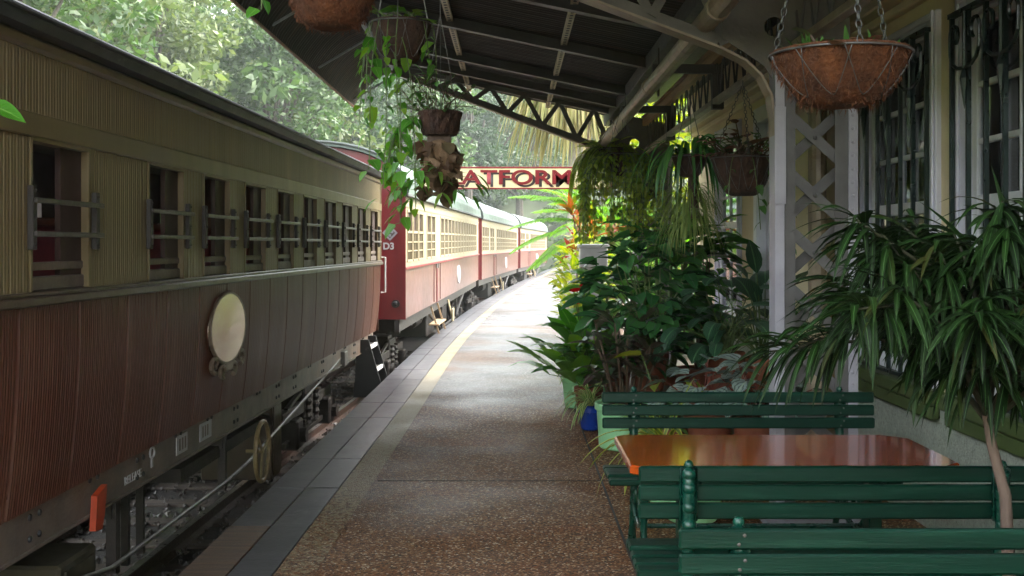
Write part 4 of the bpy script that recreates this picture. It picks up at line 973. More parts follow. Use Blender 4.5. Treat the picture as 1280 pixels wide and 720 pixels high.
# ------------------------------------------------------------------ plants
def pot_mesh(mb, r, h, rim=.02, bot=.78):
    mb.lathe((0, 0, 0), [(0, .0), (r*bot-.01, 0), (r*bot, .012), (r*.97, h-.07), (r*.97+rim*.2, h-.055), (r+rim*.5, h-.05), (r+rim*.5, h-.008), (r+rim*.2, h), (r-.01, h-.004), (r-.02, h-.04), (0, h-.04)], 28)
    return mb
def rot(az, el): return V((cos(az)*cos(el), sin(az)*cos(el), sin(el)))
def rosette(ml, ms, c, n, L, W, el, droop, pet=(0, 0), shape='lance', spread=.05, fold=.25, seg=4, az=None, tilt=0, rollv=.3):
    """leaves on petioles from a base"""
    c = V(c)
    for k in range(n):
        a = rnd(0, 2*pi) if az is None else rnd(*az)
        e = rnd(*el); d = rot(a, e); p = c+V((rnd(-spread, spread), rnd(-spread, spread), 0))
        pl = rnd(*pet) if pet[1] > 0 else 0
        if pl:
            pts = [p]; dd = d.copy()
            for i in range(4):
                pts.append(pts[-1]+dd*(pl/4)); dd = (dd+V((dd.x*.12, dd.y*.12, -.06))).normalized()
            ms.tube(pts, [.007, .006, .006, .005, .004], 5, cap=False); p = pts[-1]; d = dd
            dh = V((d.x, d.y, 0)); dh = dh.normalized() if dh.length > .01 else rot(a, 0)
            d = (d*.5+dh*.6+V((0, 0, tilt))).normalized()
        ml.leaf(p, d, rnd(*L), rnd(*W), rnd(droop*.5, droop*1.4), shape, seg, fold, rnd(-rollv, rollv))
def vine(ml, ms, p, length, lsz, sway=.05, lw=.7, every=.06, shape='heart', start=(0, 0, 0), rad=.003, out=.6, two=False):
    p = V(p); pts = [p]; d = V(start) if V(start).length > 0 else V((0, 0, -1)); st = .05; n = max(3, int(length/st)); acc = 0; sw = V((0, 0, 0))
    for i in range(n):
        sw = sw*.8+V((rnd(-1, 1), rnd(-1, 1), 0))*sway
        d = (d*.75+V((0, 0, -.3))+sw*.4).normalized(); p = p+d*st; pts.append(p); acc += st
        while acc >= every:
            acc -= every; a = rnd(0, 2*pi); s = rnd(.45, 1.35)
            ld = V((cos(a)*out, sin(a)*out, rnd(-.6, .1)))
            q = p+ld.normalized()*lsz*.35
            ms.tube([p, q], rad*.6, 4, cap=False)
            ml.leaf(q, ld+V((0, 0, -.4)), lsz*s, lsz*s*lw*rnd(.75, 1.1), rnd(.2, 1.3), shape, 4, .2, rnd(-.6, .6))
    ms.tube(pts, rad, 5, cap=False)
    return p
def bushy(ml, ms, c, r, n, L, W, shape='lance', stems=14, base=None, el=(-.3, .9), droop=.7, seg=4, surf=.5):
    c = V(c); base = V(base) if base else c-V((0, 0, r[2]))
    tips = []
    for k in range(stems):
        a = rnd(0, 2*pi); z = rnd(-.6, 1); q = sqrt(max(0, 1-z*z))*rnd(.3, .85)
        t = c+V((r[0]*q*cos(a), r[1]*q*sin(a), r[2]*z*.85)); m = base.lerp(t, .5)+V((rnd(-.05, .05), rnd(-.05, .05), .03))
        ms.tube([base, m, t], [.012, .008, .004], 6, cap=False); tips.append((base, m, t))
    for k in range(n):
        while True:
            v = V((rnd(-1, 1), rnd(-1, 1), rnd(-1, 1)))
            if surf**2 < v.length_squared <= 1: break
        p = c+V((v.x*r[0], v.y*r[1], v.z*r[2])); a = atan2(v.y, v.x)+rnd(-.7, .7)
        ml.leaf(p, rot(a, rnd(*el)), rnd(*L), rnd(*W), rnd(droop*.5, droop*1.5), shape, seg, .22, rnd(-.5, .5))
def frond(ml, ms, p, d, L, n, pl, pw, droop=1.0, ang=.9, rad=.008, seg=10, hang=.2):
    """pinnate frond: rachis with leaflets both sides"""
    p = V(p); d = V(d).normalized(); pts = [p]; ds = [d]
    for i in range(seg):
        p = p+d*(L/seg); d = (d+V((0, 0, -droop/seg))).normalized(); pts.append(p); ds.append(d)
    ms.tube(pts, [rad*(1-.85*i/seg) for i in range(seg+1)], 5, cap=False)
    for k in range(n):
        t = .1+.9*k/n; f = t*seg; i = min(seg-1, int(f)); q = pts[i].lerp(pts[i+1], f-i); dd = ds[i]
        sd = dd.cross(V((0, 0, 1)))
        if sd.length < .05: sd = V((1, 0, 0))
        sd.normalize(); l = pl*(sin(pi*(.12+.86*t))**.7)
        for s in (-1, 1):
            ml.leaf(q, dd*cos(ang)+sd*(s*sin(ang))+V((0, 0, .15)), l*rnd(.9, 1.1), pw, hang, 'lance', 2, .2)
def plant(name, label, cat, loc, group=None): return thing(name, label, cat, loc, 0, group)
def finish(t, ml, lm, ms=None, sm=None, fname='foliage', sname='stems'):
    if ml.f: ml.build(fname, lm, t, smooth=True)
    if ms is not None and ms.f: ms.build(sname, sm or M['greenstem'], t, smooth=True)
def potted(label, cat, loc, r, h, pm_, name='potted_plant', group='potted plants along the wall', bot=.78):
    t = plant(name, label, cat, loc, group)
    pot_mesh(MB(), r, h, bot=bot).build('pot', pm_, t, smooth=False)
    s = MB(); s.lathe((0, 0, 0), [(0, h-.028), (r-.015, h-.032)], 20); s.build('soil', M['soil'], t)
    return t
random.seed(21)
# plant stand of timber planks
t = thing('plant_stand', 'low dark timber staging carrying terracotta pots against the building wall', 'plant stand', (1.6, 9.1, 0))
mb = MB(); mb.box(-.72, .6, -.36, -.01, .33, .37, .006); mb.box(-.72, .6, .01, .36, .33, .37, .006); mb.build('shelf', M['bark'], t)
for x in (-.66, .54):
    for y in (-.3, .3): mb = MB(); mb.box(x-.03, x+.03, y-.03, y+.03, 0, .329, .004); mb.build('leg', M['bark'], t)
# peace lily
t = potted('bright green peace lily with broad leaves spilling over the open platform', 'potted plant', (.70, 10.2, 0), .14, .27, M['mintpot'], 'peace_lily')
ml, ms = MB(), MB(); rosette(ml, ms, (0, 0, .25), 95, (.32, .48), (.13, .18), (.35, 1.45), 1.0, (.2, .5), spread=.08, tilt=.8, fold=.15)
finish(t, ml, LF['bright'], ms)
# spider plant in blue pot
t = potted('small spider plant with cream-edged strap leaves in a blue pot beside the pale green tub', 'potted plant', (.66, 9.45, 0), .10, .2, M['bluepot'], 'spider_plant')
ml, ms = MB(), MB(); rosette(ml, ms, (0, 0, .2), 60, (.25, .42), (.016, .026), (.3, 1.3), 2.2, shape='strap', spread=.03, seg=6)
finish(t, ml, LF['vari'])
t = potted('small spider plant with cream-edged leaves in a pale green pot at the peace lily foot', 'potted plant', (.60, 10.75, 0), .12, .3, M['mintpot'], 'spider_plant')
ml, ms = MB(), MB(); rosette(ml, ms, (0, 0, .3), 40, (.2, .36), (.016, .024), (.3, 1.3), 2.2, shape='strap', spread=.03, seg=6)
finish(t, ml, LF['vari'])
# large mint tub with purple leaved cane plant
t = potted('large pale green tub behind the bench end holding a dark purple-green cane plant', 'potted plant', (.88, 8.62, 0), .235, .345, M['mintpot'], 'cane_plant', bot=.9)
ml, ms = MB(), MB()
for k in range(13):
    a = rnd(0, 6.3); b0 = V((.1*cos(a), .1*sin(a), .32)); tp_ = V((.28*cos(a), .25*sin(a), rnd(.6, .98))); ms.tube([b0, b0.lerp(tp_, .5)+V((0, 0, .04)), tp_], [.012, .01, .007], 6)
    for j in range(9): q = b0.lerp(tp_, .45+.55*j/8); ml.leaf(q, rot(rnd(0, 6.3), rnd(-.2, .9)), rnd(.16, .28), rnd(.05, .08), rnd(.4, 1.2), 'lance', 4, .25, rnd(-.4, .4))
finish(t, ml, LF['purple'], ms, M['darkstem'])
# dark glossy heart leaved plant (big)
t = potted('tall dark plant with many glossy heart-shaped leaves in a terracotta pot on the staging', 'potted plant', (1.12, 9.15, .37), .15, .32, M['terra'], 'heart_leaf_plant')
ml, ms = MB(), MB(); bushy(ml, ms, (-.05, -.08, .75), (.52, .38, .55), 260, (.15, .24), (.10, .16), 'heart', 20, (0, 0, .3), (-.5, .5), .6)
finish(t, ml, LF['darkheart'], ms)
# paddle leaves
t = potted('tall dumb cane with big dark glossy paddle leaves in the middle of the group', 'potted plant', (1.35, 10.0, 0), .2, .4, M['terra'], 'paddle_leaf_plant')
ml, ms = MB(), MB()
for k in range(6):
    a = rnd(0, 6.3); b0 = V((.08*cos(a), .08*sin(a), .38)); tp_ = V((.25*cos(a), .25*sin(a), rnd(1.1, 1.6))); ms.tube([b0, tp_], [.022, .014], 8)
    rosette(ml, ms, tp_, 10, (.36, .55), (.14, .2), (.2, 1.3), 1.0, (.08, .22), 'lance', .02, tilt=.2)
    rosette(ml, ms, b0.lerp(tp_, .6), 6, (.36, .5), (.13, .18), (.0, .8), 1.0, (.1, .25), 'lance', .02)
finish(t, ml, LF['dark'], ms)
t = potted('broad-leaved bright green plant with lit upper leaves at the sunny end of the group', 'potted plant', (.98, 10.9, 0), .18, .38, M['terra'], 'paddle_leaf_plant')
ml, ms = MB(), MB()
for k in range(5):
    a = rnd(0, 6.3); b0 = V((.06*cos(a), .06*sin(a), .36)); tp_ = V((.2*cos(a), .2*sin(a), rnd(.7, 1.15))); ms.tube([b0, tp_], [.02, .013], 8)
    rosette(ml, ms, tp_, 11, (.36, .52), (.14, .19), (.1, 1.2), .9, (.06, .2), 'lance', .02, tilt=.2)
finish(t, ml, LF['bright'], ms)
t = potted('dark bushy shrub with pointed leaves filling the gap under the hanging ferns', 'potted plant', (1.75, 10.6, 0), .2, .4, M['terra'], 'dark_shrub')
ml, ms = MB(), MB(); bushy(ml, ms, (0, 0, 1.15), (.45, .45, .75), 240, (.16, .3), (.06, .1), 'lance', 16, (0, 0, .38), (-.5, .7), .8); finish(t, ml, LF['dark'], ms, M['darkstem'])
# calathea
t = potted('prayer plant with large striped leaves in a terracotta pot on the staging near the wall', 'potted plant', (1.70, 8.98, .37), .16, .33, M['terra'], 'striped_leaf_plant')
ml, ms = MB(), MB(); rosette(ml, ms, (0, 0, .32), 46, (.24, .36), (.10, .14), (.35, 1.45), 1.3, (.15, .62), 'oval', .06, fold=.15, seg=6, tilt=-.05)
finish(t, ml, LF['calathea'], ms)
t = potted('tall striped-leaf plant with long slanting leaves against the cream wall', 'potted plant', (2.0, 9.0, .37), .13, .28, M['terra'], 'striped_leaf_plant')
ml, ms = MB(), MB(); rosette(ml, ms, (0, 0, .26), 22, (.38, .55), (.10, .14), (.7, 1.45), .8, (.4, .8), 'lance', .04, fold=.15, seg=6, tilt=.3)
finish(t, ml, LF['calathea'], ms)
# begonias and small things behind the bench
for x, y, n, lab in ((1.36, 7.75, 30, 'silver-leaved begonia just behind the bench back, next to the speckled plant'), (1.66, 7.6, 34, 'silver-leaved begonia behind the bench back beside the grey column')):
    t = potted(lab, 'potted plant', (x, y, 0), .16, .40, M['terra'], 'silver_begonia')
    ml, ms = MB(), MB(); rosette(ml, ms, (0, 0, .38), n, (.14, .21), (.13, .18), (.5, 1.45), .7, (.16, .40), 'heart', .06, fold=.2, seg=5, tilt=-.3); finish(t, ml, LF['begonia'], ms, pm('red_stem', (.25, .05, .03), None, 9, .5))
    ml = MB(); rosette(ml, MB(), (0, 0, .38), 16, (.08, .14), (.05, .08), (.2, 1.2), .5, (.05, .16), 'heart', .08); ml.build('old_leaves', LF['rust'], t, smooth=True)
t = potted('speckled white and green caladium seen between the bench slats', 'potted plant', (1.05, 7.75, 0), .15, .3, M['terra'], 'speckled_caladium')
ml, ms = MB(), MB(); rosette(ml, ms, (0, 0, .28), 46, (.10, .16), (.07, .11), (.1, 1.3), .6, (.06, .26), 'heart', .08); finish(t, ml, LF['caladium'], ms)
mb = MB()
for k in range(5): mb.leaf((-.05+rnd(-.05, .05), -.1, .44), rot(k*1.26, .5), .06, .04, .5, 'oval', 3)
mb.build('pink_flower', M['bladder'], t)
t = potted('plant with one arrow-shaped yellow-green leaf on a thin stalk above the bench back', 'potted plant', (1.12, 8.15, 0), .11, .24, M['terra'], 'arrow_leaf_plant')
ml, ms = MB(), MB()
for a, l, e in ((2.9, .56, 1.25), (4.2, .38, 1.1), (.5, .36, 1.0), (5.5, .34, 1.1)):
    d = rot(a, e); ms.tube([(0, 0, .22), tuple(d*l*.5+V((0, 0, .24))), tuple(d*l+V((0, 0, .22)))], .005, 6); ml.leaf(d*l+V((0, 0, .22)), rot(a+.3, .15), .22, .10, .7, 'heart', 5, .15, .5)
finish(t, ml, LF['chart'], ms, M['greenstem'])
t = potted('leafy plant with yellow-striped straps hanging beside the end of the benches', 'potted plant', (.92, 6.75, 0), .12, .3, M['mintpot'], 'yellow_strap_plant')
ml, ms = MB(), MB(); rosette(ml, ms, (0, 0, .3), 14, (.45, .62), (.03, .042), (.5, 1.2), 2.8, shape='strap', spread=.03, seg=8, az=(2.2, 4.3)); rosette(ml, ms, (0, 0, .3), 14, (.35, .5), (.03, .042), (.6, 1.4), 2.6, shape='strap', spread=.03, seg=8); finish(t, ml, LF['strapyellow'])
t = potted('round pale green pot on the floor under the table, between the benches', 'potted plant', (1.02, 6.35, 0), .17, .21, M['mintpot'], 'strap_plant', bot=.85)
ml, ms = MB(), MB(); rosette(ml, ms, (0, 0, .2), 16, (.16, .3), (.02, .03), (.2, .8), 1.8, shape='strap', spread=.05, seg=6); finish(t, ml, LF['strapyellow'])
# anthurium
t = potted('red-flowered anthurium low on the sunny side of the plant group', 'potted plant', (.68, 9.95, 0), .12, .3, M['terra'], 'red_anthurium')
ml, ms = MB(), MB(); rosette(ml, ms, (0, 0, .33), 30, (.22, .34), (.12, .17), (.4, 1.4), .8, (.2, .6), 'heart', .05); finish(t, ml, LF['dark'], ms)
ml, ms = MB(), MB()
for dx, dy, z in ((-.15, -.34, 1.15), (-.12, -.36, 1.05), (-.06, -.30, 1.19)): ms.tube([(0, 0, .35), (dx*.5, dy*.5, .8), (dx, dy, z)], .005, 5); ml.leaf((dx, dy, z), (.3, -.8, .5), .13, .11, .5, 'heart', 5, .1)
ml.build('red_flowers', LF['red'], t, smooth=True); ms.build('flower_stalks', M['greenstem'], t)
# croton and ti plants in the sun past the awning
t = plant('yellow_croton', 'bright yellow-green croton bush in the sun beyond the awning end', 'shrub', (.95, 15.0, 0)); ml, ms = MB(), MB()
bushy(ml, ms, (0, 0, .95), (.34, .4, .75), 420, (.14, .26), (.04, .07), 'lance', 16, (0, 0, 0), (-.2, 1.1), .6); finish(t, ml, LF['chart'], ms, M['darkstem'])
t = plant('ti_plant', 'red and yellow leaved ti plant above the croton under the sign', 'shrub', (1.12, 15.7, 0)); ml, ms = MB(), MB()
for k in range(7):
    a = rnd(0, 6.3); tp_ = V((.3*cos(a), .25*sin(a), rnd(1.35, 2.0))); ms.tube([(0, 0, 0), tp_*.5+V((0, 0, .1)), tp_], [.025, .018, .012], 7)
    rosette(ml, ms, tp_, 10, (.28, .44), (.07, .11), (-.1, 1.4), .9, shape='lance', spread=.03)
finish(t, ml, LF['ti'], ms, M['darkstem'])
# white ribbed box on post
t = thing('planter_box', 'white ribbed planter box on a white post between the croton and the big leaves', 'planter', (1.02, 14.1, 0))
mb = MB(); mb.box(-.17, .17, -.17, .17, 1.28, 1.52, .01); mb.box(-.19, .19, -.19, .19, 1.521, 1.57, .008)
for k in range(6): mb.box(-.175, .175, -.176, -.1705, 1.30+.035*k, 1.318+.035*k)
mb.build('box', M['white'], t); mb = MB(); mb.box(-.10, .10, -.1, .1, 0, 1.279, .008); mb.build('post', M['white'], t)
# cycad with arching fronds
t = plant('fern_palm', 'bright green fern palm with long arching fronds reaching over the platform edge', 'palm', (1.75, 19.2, -.005)); ml, ms = MB(), MB()
ms.tube([(0, 0, 0), (.03, 0, .8), (0, 0, 1.75)], [.16, .14, .13], 12); ms.build('trunk', M['bark'], t)
ms = MB()
for k in range(22):
    a = 2*pi*k/22+rnd(-.1, .1); frond(ml, ms, (0, 0, 1.72), rot(a, rnd(.15, 1.0)), rnd(1.5, 1.9), 56, .34, .034, rnd(.7, 1.3), .95, .012, 10, 1.3)
for a, e, l in ((3.2, .75, 2.0), (3.05, .5, 1.9), (3.3, .28, 1.9), (2.9, .05, 1.7), (3.5, .95, 1.9)): frond(ml, ms, (0, 0, 1.72), rot(a, e), l, 66, .36, .036, 1.0, .95, .012, 12, 1.3)
finish(t, ml, LF['cycad'], ms)
# palm with skirt of dead fronds
t = plant('skirted_palm', 'palm with a hanging skirt of straw-coloured dead fronds behind the awning truss', 'palm', (1.5, 27, -.005)); ml, ms = MB(), MB()
ms.tube([(0, 0, 0), (.1, 0, 3), (0, 0, 6.6)], [.3, .22, .2], 12); ms.build('trunk', pm('pale_palm_trunk', (.45, .4, .33), (.3, .27, .22), 8, .8, .1, .4, 20), t); ms = MB()
for k in range(900):
    a = rnd(0, 6.3); r = rnd(.15, 1.35)*(.5 if k % 3 == 0 else 1); z = 6.3-rnd(0, 1.2)
    ml.leaf((r*cos(a), r*sin(a), z), (cos(a)*.3, sin(a)*.3, -.6), rnd(.9, 2.3), rnd(.03, .07), .8, 'strap', 4, .2)
ml.build('dead_fronds', LF['thatch'], t, smooth=True); ml = MB()
for k in range(26): frond(ml, ms, (0, 0, 6.5), rot(rnd(0, 6.3), rnd(-.1, 1.3)), rnd(2.2, 3.0), 40, .7, .05, 1.3, .6, .03, 10, .5)
finish(t, ml, LF['cycad'], ms)
t = plant('light_green_tree', 'small yellow-green leafy tree glowing behind the awning column and hanging ferns', 'tree', (3.6, 17.5, -.005)); ml, ms = MB(), MB()
ms.tube([(0, 0, 0), (.05, 0, 1.2), (0, .05, 2.4)], [.12, .09, .06], 8)
bushy(ml, ms, (-.2, 0, 2.9), (1.6, 1.4, 1.8), 1500, (.2, .34), (.08, .14), 'lance', 20, (0, 0, 1.3), (-.6, .8), .6, 3); ml.build('crown', LF['chart'], t, smooth=True); ms.build('trunk', M['bark'], t)
t = plant('garden_shrub', 'dense mid green garden shrub beyond the end of the station wall', 'shrub', (2.6, 16.2, -.005)); ml, ms = MB(), MB()
bushy(ml, ms, (0, 0, 1.0), (.9, .8, 1.0), 800, (.18, .3), (.06, .1), 'lance', 20, (0, 0, 0), (-.5, .8), .6, 3); finish(t, ml, LF['bright'], ms, M['darkstem'])
t = plant('garden_shrub', 'wide garden shrub in the distance along the far platform, behind the fern palm', 'shrub', (3.2, 24, -.005)); ml, ms = MB(), MB()
bushy(ml, ms, (0, 0, 1.1), (1.6, 2.5, 1.2), 1200, (.25, .4), (.08, .14), 'lance', 20, (0, 0, 0), (-.5, .8), .6, 3); finish(t, ml, LF['mid'], ms, M['darkstem'])

for x, y, lab in ((4.6, 42, 'garden shrub at the far bend of the platform, beyond the fern palm'), (7.2, 66, 'farthest garden shrub, where the platform curves out of sight')):
    t = plant('garden_shrub', lab, 'shrub', (x, y, -.005)); ml, ms = MB(), MB()
    bushy(ml, ms, (0, 0, 1.2), (2.0, 3.0, 1.5), 1200, (.3, .5), (.1, .18), 'lance', 20, (0, 0, 0), (-.5, .8), .6, 3); finish(t, ml, LF['chart'] if y < 50 else LF['mid'], ms, M['darkstem'])
# ficus
t = potted('potted fig tree with long drooping dark leaves on a thin bare trunk beside the table', 'potted tree', (1.50, 3.36, 0), .16, .3, M['terra'], 'long_leaf_fig', group=None)
ms = MB(); ms.tube([(0, 0, .26), (-.01, 0, .6), (-.02, 0, .8), (-.06, .0, .95), (-.08, 0, 1.06), (-.07, 0, 1.16)], [.022, .019, .017, .015, .013, .008], 10); ms.build('trunk', M['bark'], t, smooth=True); ms = MB()
bs = []
for k in range(62):
    a = rnd(0, 6.3); b0 = V((-.075, 0, rnd(1.0, 1.3))); r = rnd(.18, .72); tp_ = V((-.0+r*cos(a), r*.75*sin(a), 1.45+rnd(-.17, .26)-.10*r)); md = b0.lerp(tp_, .5)+V((0, 0, .08))
    ms.tube([b0, md, tp_], [.009, .006, .003], 6); bs.append((b0, md, tp_))
ms.build('branches', M['figtwig'], t, smooth=True); ml = MB()
for b0, md, tp_ in bs:
    for j in range(42):
        f = rnd(.1, 1); q = md.lerp(tp_, f) if f > .25 else b0.lerp(md, .4+f); a = atan2(tp_.y-b0.y, tp_.x-b0.x)+rnd(-1.1, 1.1)
        ml.leaf(q, rot(a, rnd(-.9, .7)), rnd(.14, .25), rnd(.016, .025), rnd(.7, 1.8), 'lance', 6, .3, rnd(-.5, .5))
for a, e, q in ((2.6, 1.2, (.05, -.05, 1.5)), (1.9, 1.35, (-.05, -.1, 1.52)), (.3, .9, (.15, -.05, 1.52)), (.7, .5, (.2, -.1, 1.48)), (2.2, .9, (-.1, 0, 1.5))): ml.leaf(q, rot(a, e), .28, .034, .5, 'lance', 6, .3)
ml.build('crown', LF['ficus'], t, smooth=True)
t = potted('low green strap-leaved plant at the lower right edge beside the fig trunk', 'potted plant', (1.74, 3.3, 0), .12, .5, M['terra'], 'strap_plant')
ml, ms = MB(), MB(); rosette(ml, ms, (0, 0, .5), 30, (.22, .36), (.03, .045), (.4, 1.4), 1.6, shape='strap', spread=.03, seg=6); finish(t, ml, LF['mid'])

# ------------------------------------------------------------------ hanging baskets
def chain(mb, p, q, ll=.032, r=.0022, n=None):
    p = V(p); q = V(q); d = q-p; k = max(2, int(d.length/(ll*.78))); dn = d.normalized()
    a = dn.cross(V((1, 0, 0))); a = a.normalized() if a.length > .1 else dn.cross(V((0, 1, 0))).normalized(); b_ = dn.cross(a)
    for i in range(k):
        c = p+d*((i+.5)/k); s = a if i % 2 else b_
        mb.tube([c+dn*(ll/2*cos(2*pi*j/8))+s*(ll*.28*sin(2*pi*j/8)) for j in range(8)], r, 4, closed=True)
def basket(label, loc, r, h, top, coir, wire=True, name='hanging_basket', ch='chain', loops=9, group='hanging baskets', lump=.02, fib=0):
    """loc = rim centre; top = height of the hook"""
    t = thing(name, label, 'hanging basket', loc, 0, group)
    mb = MB(); pr = []
    for k in range(9):
        th = k/8*pi/2; pr.append((r*(.30+.70*sin(th)**.8) if k else 0, -h+h*(1-cos(th))**.85))
    pr = [(0, -h)]+[(r*(.38+.60*(k/8)**.7), -h+h*(k/8)**1.25) for k in range(9)]+[(r*.99, .012), (r*.9, .008), (r*.86, -.03), (0, -.03)]
    mb.lathe((0, 0, 0), pr, 40, wob=lump); mb.build('coir_liner', coir, t, smooth=True)
    if fib:
        hb = MB()
        for k in range(fib):
            f = random.random(); a = rnd(0, 2*pi); R0 = r*(.38+.60*f**.7)*1.0; p = V((R0*cos(a), R0*sin(a), -h+h*f**1.25)); hb.leaf(p, (cos(a)*.18-sin(a)*rnd(-1, 1), sin(a)*.18+cos(a)*rnd(-1, 1), rnd(-1, .6)), rnd(.015, .035), rnd(.002, .004), rnd(.4, 2.5), 'strap', 3, .2, rnd(-1, 1))
        hb.build('coir_fibres', coir, t)
    if wire:
        w = MB(); w.tube([(r*1.015*cos(k*pi/20), r*1.015*sin(k*pi/20), 0) for k in range(40)], .004, 6, closed=True)
        R = lambda f: r*(.38+.60*f**.7)*1.035; Z = lambda f: -h+h*f**1.25
        for k in range(loops):
            a0 = 2*pi*k/loops; dw = 2*pi/loops*1.15
            w.tube([(R(f)*cos(a0+dw*s), R(f)*sin(a0+dw*s), Z(f)) for f, s in [(.2+.8*abs(2*q)**1.7, q+(.12*(1-abs(2*q)))) for q in [-.5+j/14 for j in range(15)]]], .0018, 5)
        w.build('wire_frame', M['wire'], t, smooth=True)
    c = MB(); 
    for a in (.5, 2.6, 4.7):
        p = (r*.99*cos(a), r*.99*sin(a), .0); q = (.01*cos(a), .01*sin(a), (top-loc[2])*.92)
        if ch == 'chain': chain(c, p, q)
        else: c.tube([p, q], .003, 5)
    c.tube([(0, 0, (top-loc[2])*.92), (0, 0, top-loc[2])], .004, 5); c.build('chain', M['wire'], t)
    return t
random.seed(33)
# near right coir basket
t = basket('big orange coir basket with wire loops and chains, closest on the right', (1.06, 3.62, 2.165), .222, .165, 3.18, M['coir'], lump=.02, fib=1500)
ml, ms = MB(), MB(); rosette(ml, ms, (0, 0, -.02), 34, (.05, .10), (.03, .05), (.2, 1.4), .4, (.02, .09), 'oval', .15); finish(t, ml, LF['rust'], ms, M['darkstem'], 'succulents', 'stems')
ml = MB(); rosette(ml, MB(), (0, 0, -.01), 60, (.06, .1), (.012, .02), (.3, 1.4), .3, spread=.15); ml.build('sprigs', LF['mid'], t, smooth=True)
# top-left coir basket
t = basket('coir basket cut by the top edge of the picture, left of the trailing ivy', (-.725, 4.5, 2.66), .215, .235, 3.55, M['coir'], lump=.035, wire=False, fib=1500)
ml, ms = MB(), MB(); rosette(ml, ms, (0, 0, 0), 26, (.1, .18), (.06, .1), (.1, 1.3), .9, (.05, .15), 'heart', .1); vine(ml, ms, (-.27, -.05, -.02), .16, .07, .03, .8); finish(t, ml, LF['bright'], ms)
# pothos basket
t = basket('dark old basket with bright green heart-leaved ivy trailing far below it', (-.60, 6.05, 2.745), .168, .215, 3.55, M['coirdark'], ch='wire', loops=7)
ml, ms = MB(), MB(); rosette(ml, ms, (0, 0, -.01), 26, (.08, .14), (.05, .08), (.2, 1.3), .7, (.04, .12), 'heart', .1)
for x, y, l, s in ((-.16, -.05, .55, .05), (-.14, -.1, .4, .07), (.17, .0, .35, .05), (.13, -.1, .22, .04), (-.05, -.16, .95, .07), (-.1, -.14, .8, .09), (-.17, .05, .3, .06), (.0, -.17, 1.0, .08)): vine(ml, ms, (x, y, 0), l, rnd(.05, .085), s, .75, .06, start=(x*.8, y*.8, -.2))
for q, d in (((.02, -.16, -.1), (.35, -.2, -.6)), ((-.02, -.18, -.18), (.3, -.1, -.6))): vine(ml, ms, q, .9, .08, .05, .75, .06, start=d)
finish(t, ml, LF['bright'], ms, M['greenstem'], 'ivy', 'ivy_stems')
# flat bark pot & staghorn
t = thing('hanging_pot', 'small rough brown pot with sprouting stems hung on a wire above the staghorn fern', 'hanging pot', (-.45, 7.02, 2.24), 0, 'hanging baskets')
mb = MB(); mb.lathe((0, 0, 0), [(0, 0), (.105, 0), (.118, .03), (.128, .10), (.142, .145), (.13, .15), (.12, .12), (0, .11)], 24, wob=.04); mb.build('pot', M['coirdark'], t)
mb = MB(); 
for a in (.6, 2.7, 4.8): mb.tube([(.13*cos(a), .13*sin(a), .14), (0, 0, .75)], .0025, 5)
mb.tube([(0, 0, .75), (0, 0, 1.3)], .003, 5); mb.build('wire', M['wire'], t)
ml, ms = MB(), MB()
for k in range(26):
    a = rnd(0, 6.3); p = V((.08*cos(a), .08*sin(a), .12)); pts = [p]; d = rot(a, rnd(.5, 1.4))
    for j in range(5): p = p+d*.055; d = (d+V((rnd(-.4, .4), rnd(-.4, .4), rnd(-.3, .2)))).normalized(); pts.append(p); ml.leaf(p, rot(rnd(0, 6.3), rnd(-.3, .8)), rnd(.04, .08), rnd(.02, .04), .5, 'heart', 3)
    ms.tube(pts, .003, 5)
finish(t, ml, LF['mid'], ms, M['darkstem'])
ml, ms = MB(), MB()
for k in range(6): vine(ml, ms, (-.12+rnd(-.03, .03), -.05, .12), rnd(.3, .6), .07, .05, .75, .05, start=(-.5, -.2, .3))
ml.build('trailing_leaves', LF['bright'], t, smooth=True); ms.build('trailing_stems', M['greenstem'], t)
t = thing('staghorn_fern', 'brown staghorn fern with papery shields and green antler fronds, covering the sign end', 'staghorn fern', (-.455, 7.0, 1.88), 0, 'hanging baskets')
mb = MB(); mb.box(-.075, .075, -.015, .02, .05, .36, .01); mb.tube([(0, 0, .35), (0, 0, .37)], .004, 5); mb.build('backing_board', M['bark'], t)
ml = MB()
for k in range(70):
    a = rnd(0, 6.3); z = rnd(-.02, .32); r0 = .055; p = V((r0*cos(a), r0*.8*sin(a), z)); ml.leaf(p, (cos(a)*.8, sin(a)*.8, rnd(-.5, .8)), rnd(.07, .12), rnd(.06, .11), rnd(.8, 2.8), 'oval', 5, .45, rnd(-1.2, 1.2), .14)
ml.build('shields', LF['shield'], t, smooth=True)
mb = MB(); mb.ball((0, 0, .17), .1, 14, (1, .8, 1.7)); mb.build('moss_body', M['shield'], t, smooth=True)
ml = MB()
for k in range(22):
    a = rnd(2.0, 5.2) if k % 3 else rnd(0, 6.3); p = V((.06*cos(a), .06*sin(a), rnd(-.0, .18))); d = rot(a, rnd(-.3, .5))
    e = ml.leaf(p, d, rnd(.13, .27), .028, .7, 'strap', 4, .15)
    for s in (-1, 1): ml.leaf(e, V((d.x, d.y, -.5))+V((-d.y, d.x, 0))*(.5*s), rnd(.1, .17), .026, 1.2, 'lance', 4, .15)
ml.build('antler_fronds', LF['bright'], t, smooth=True)
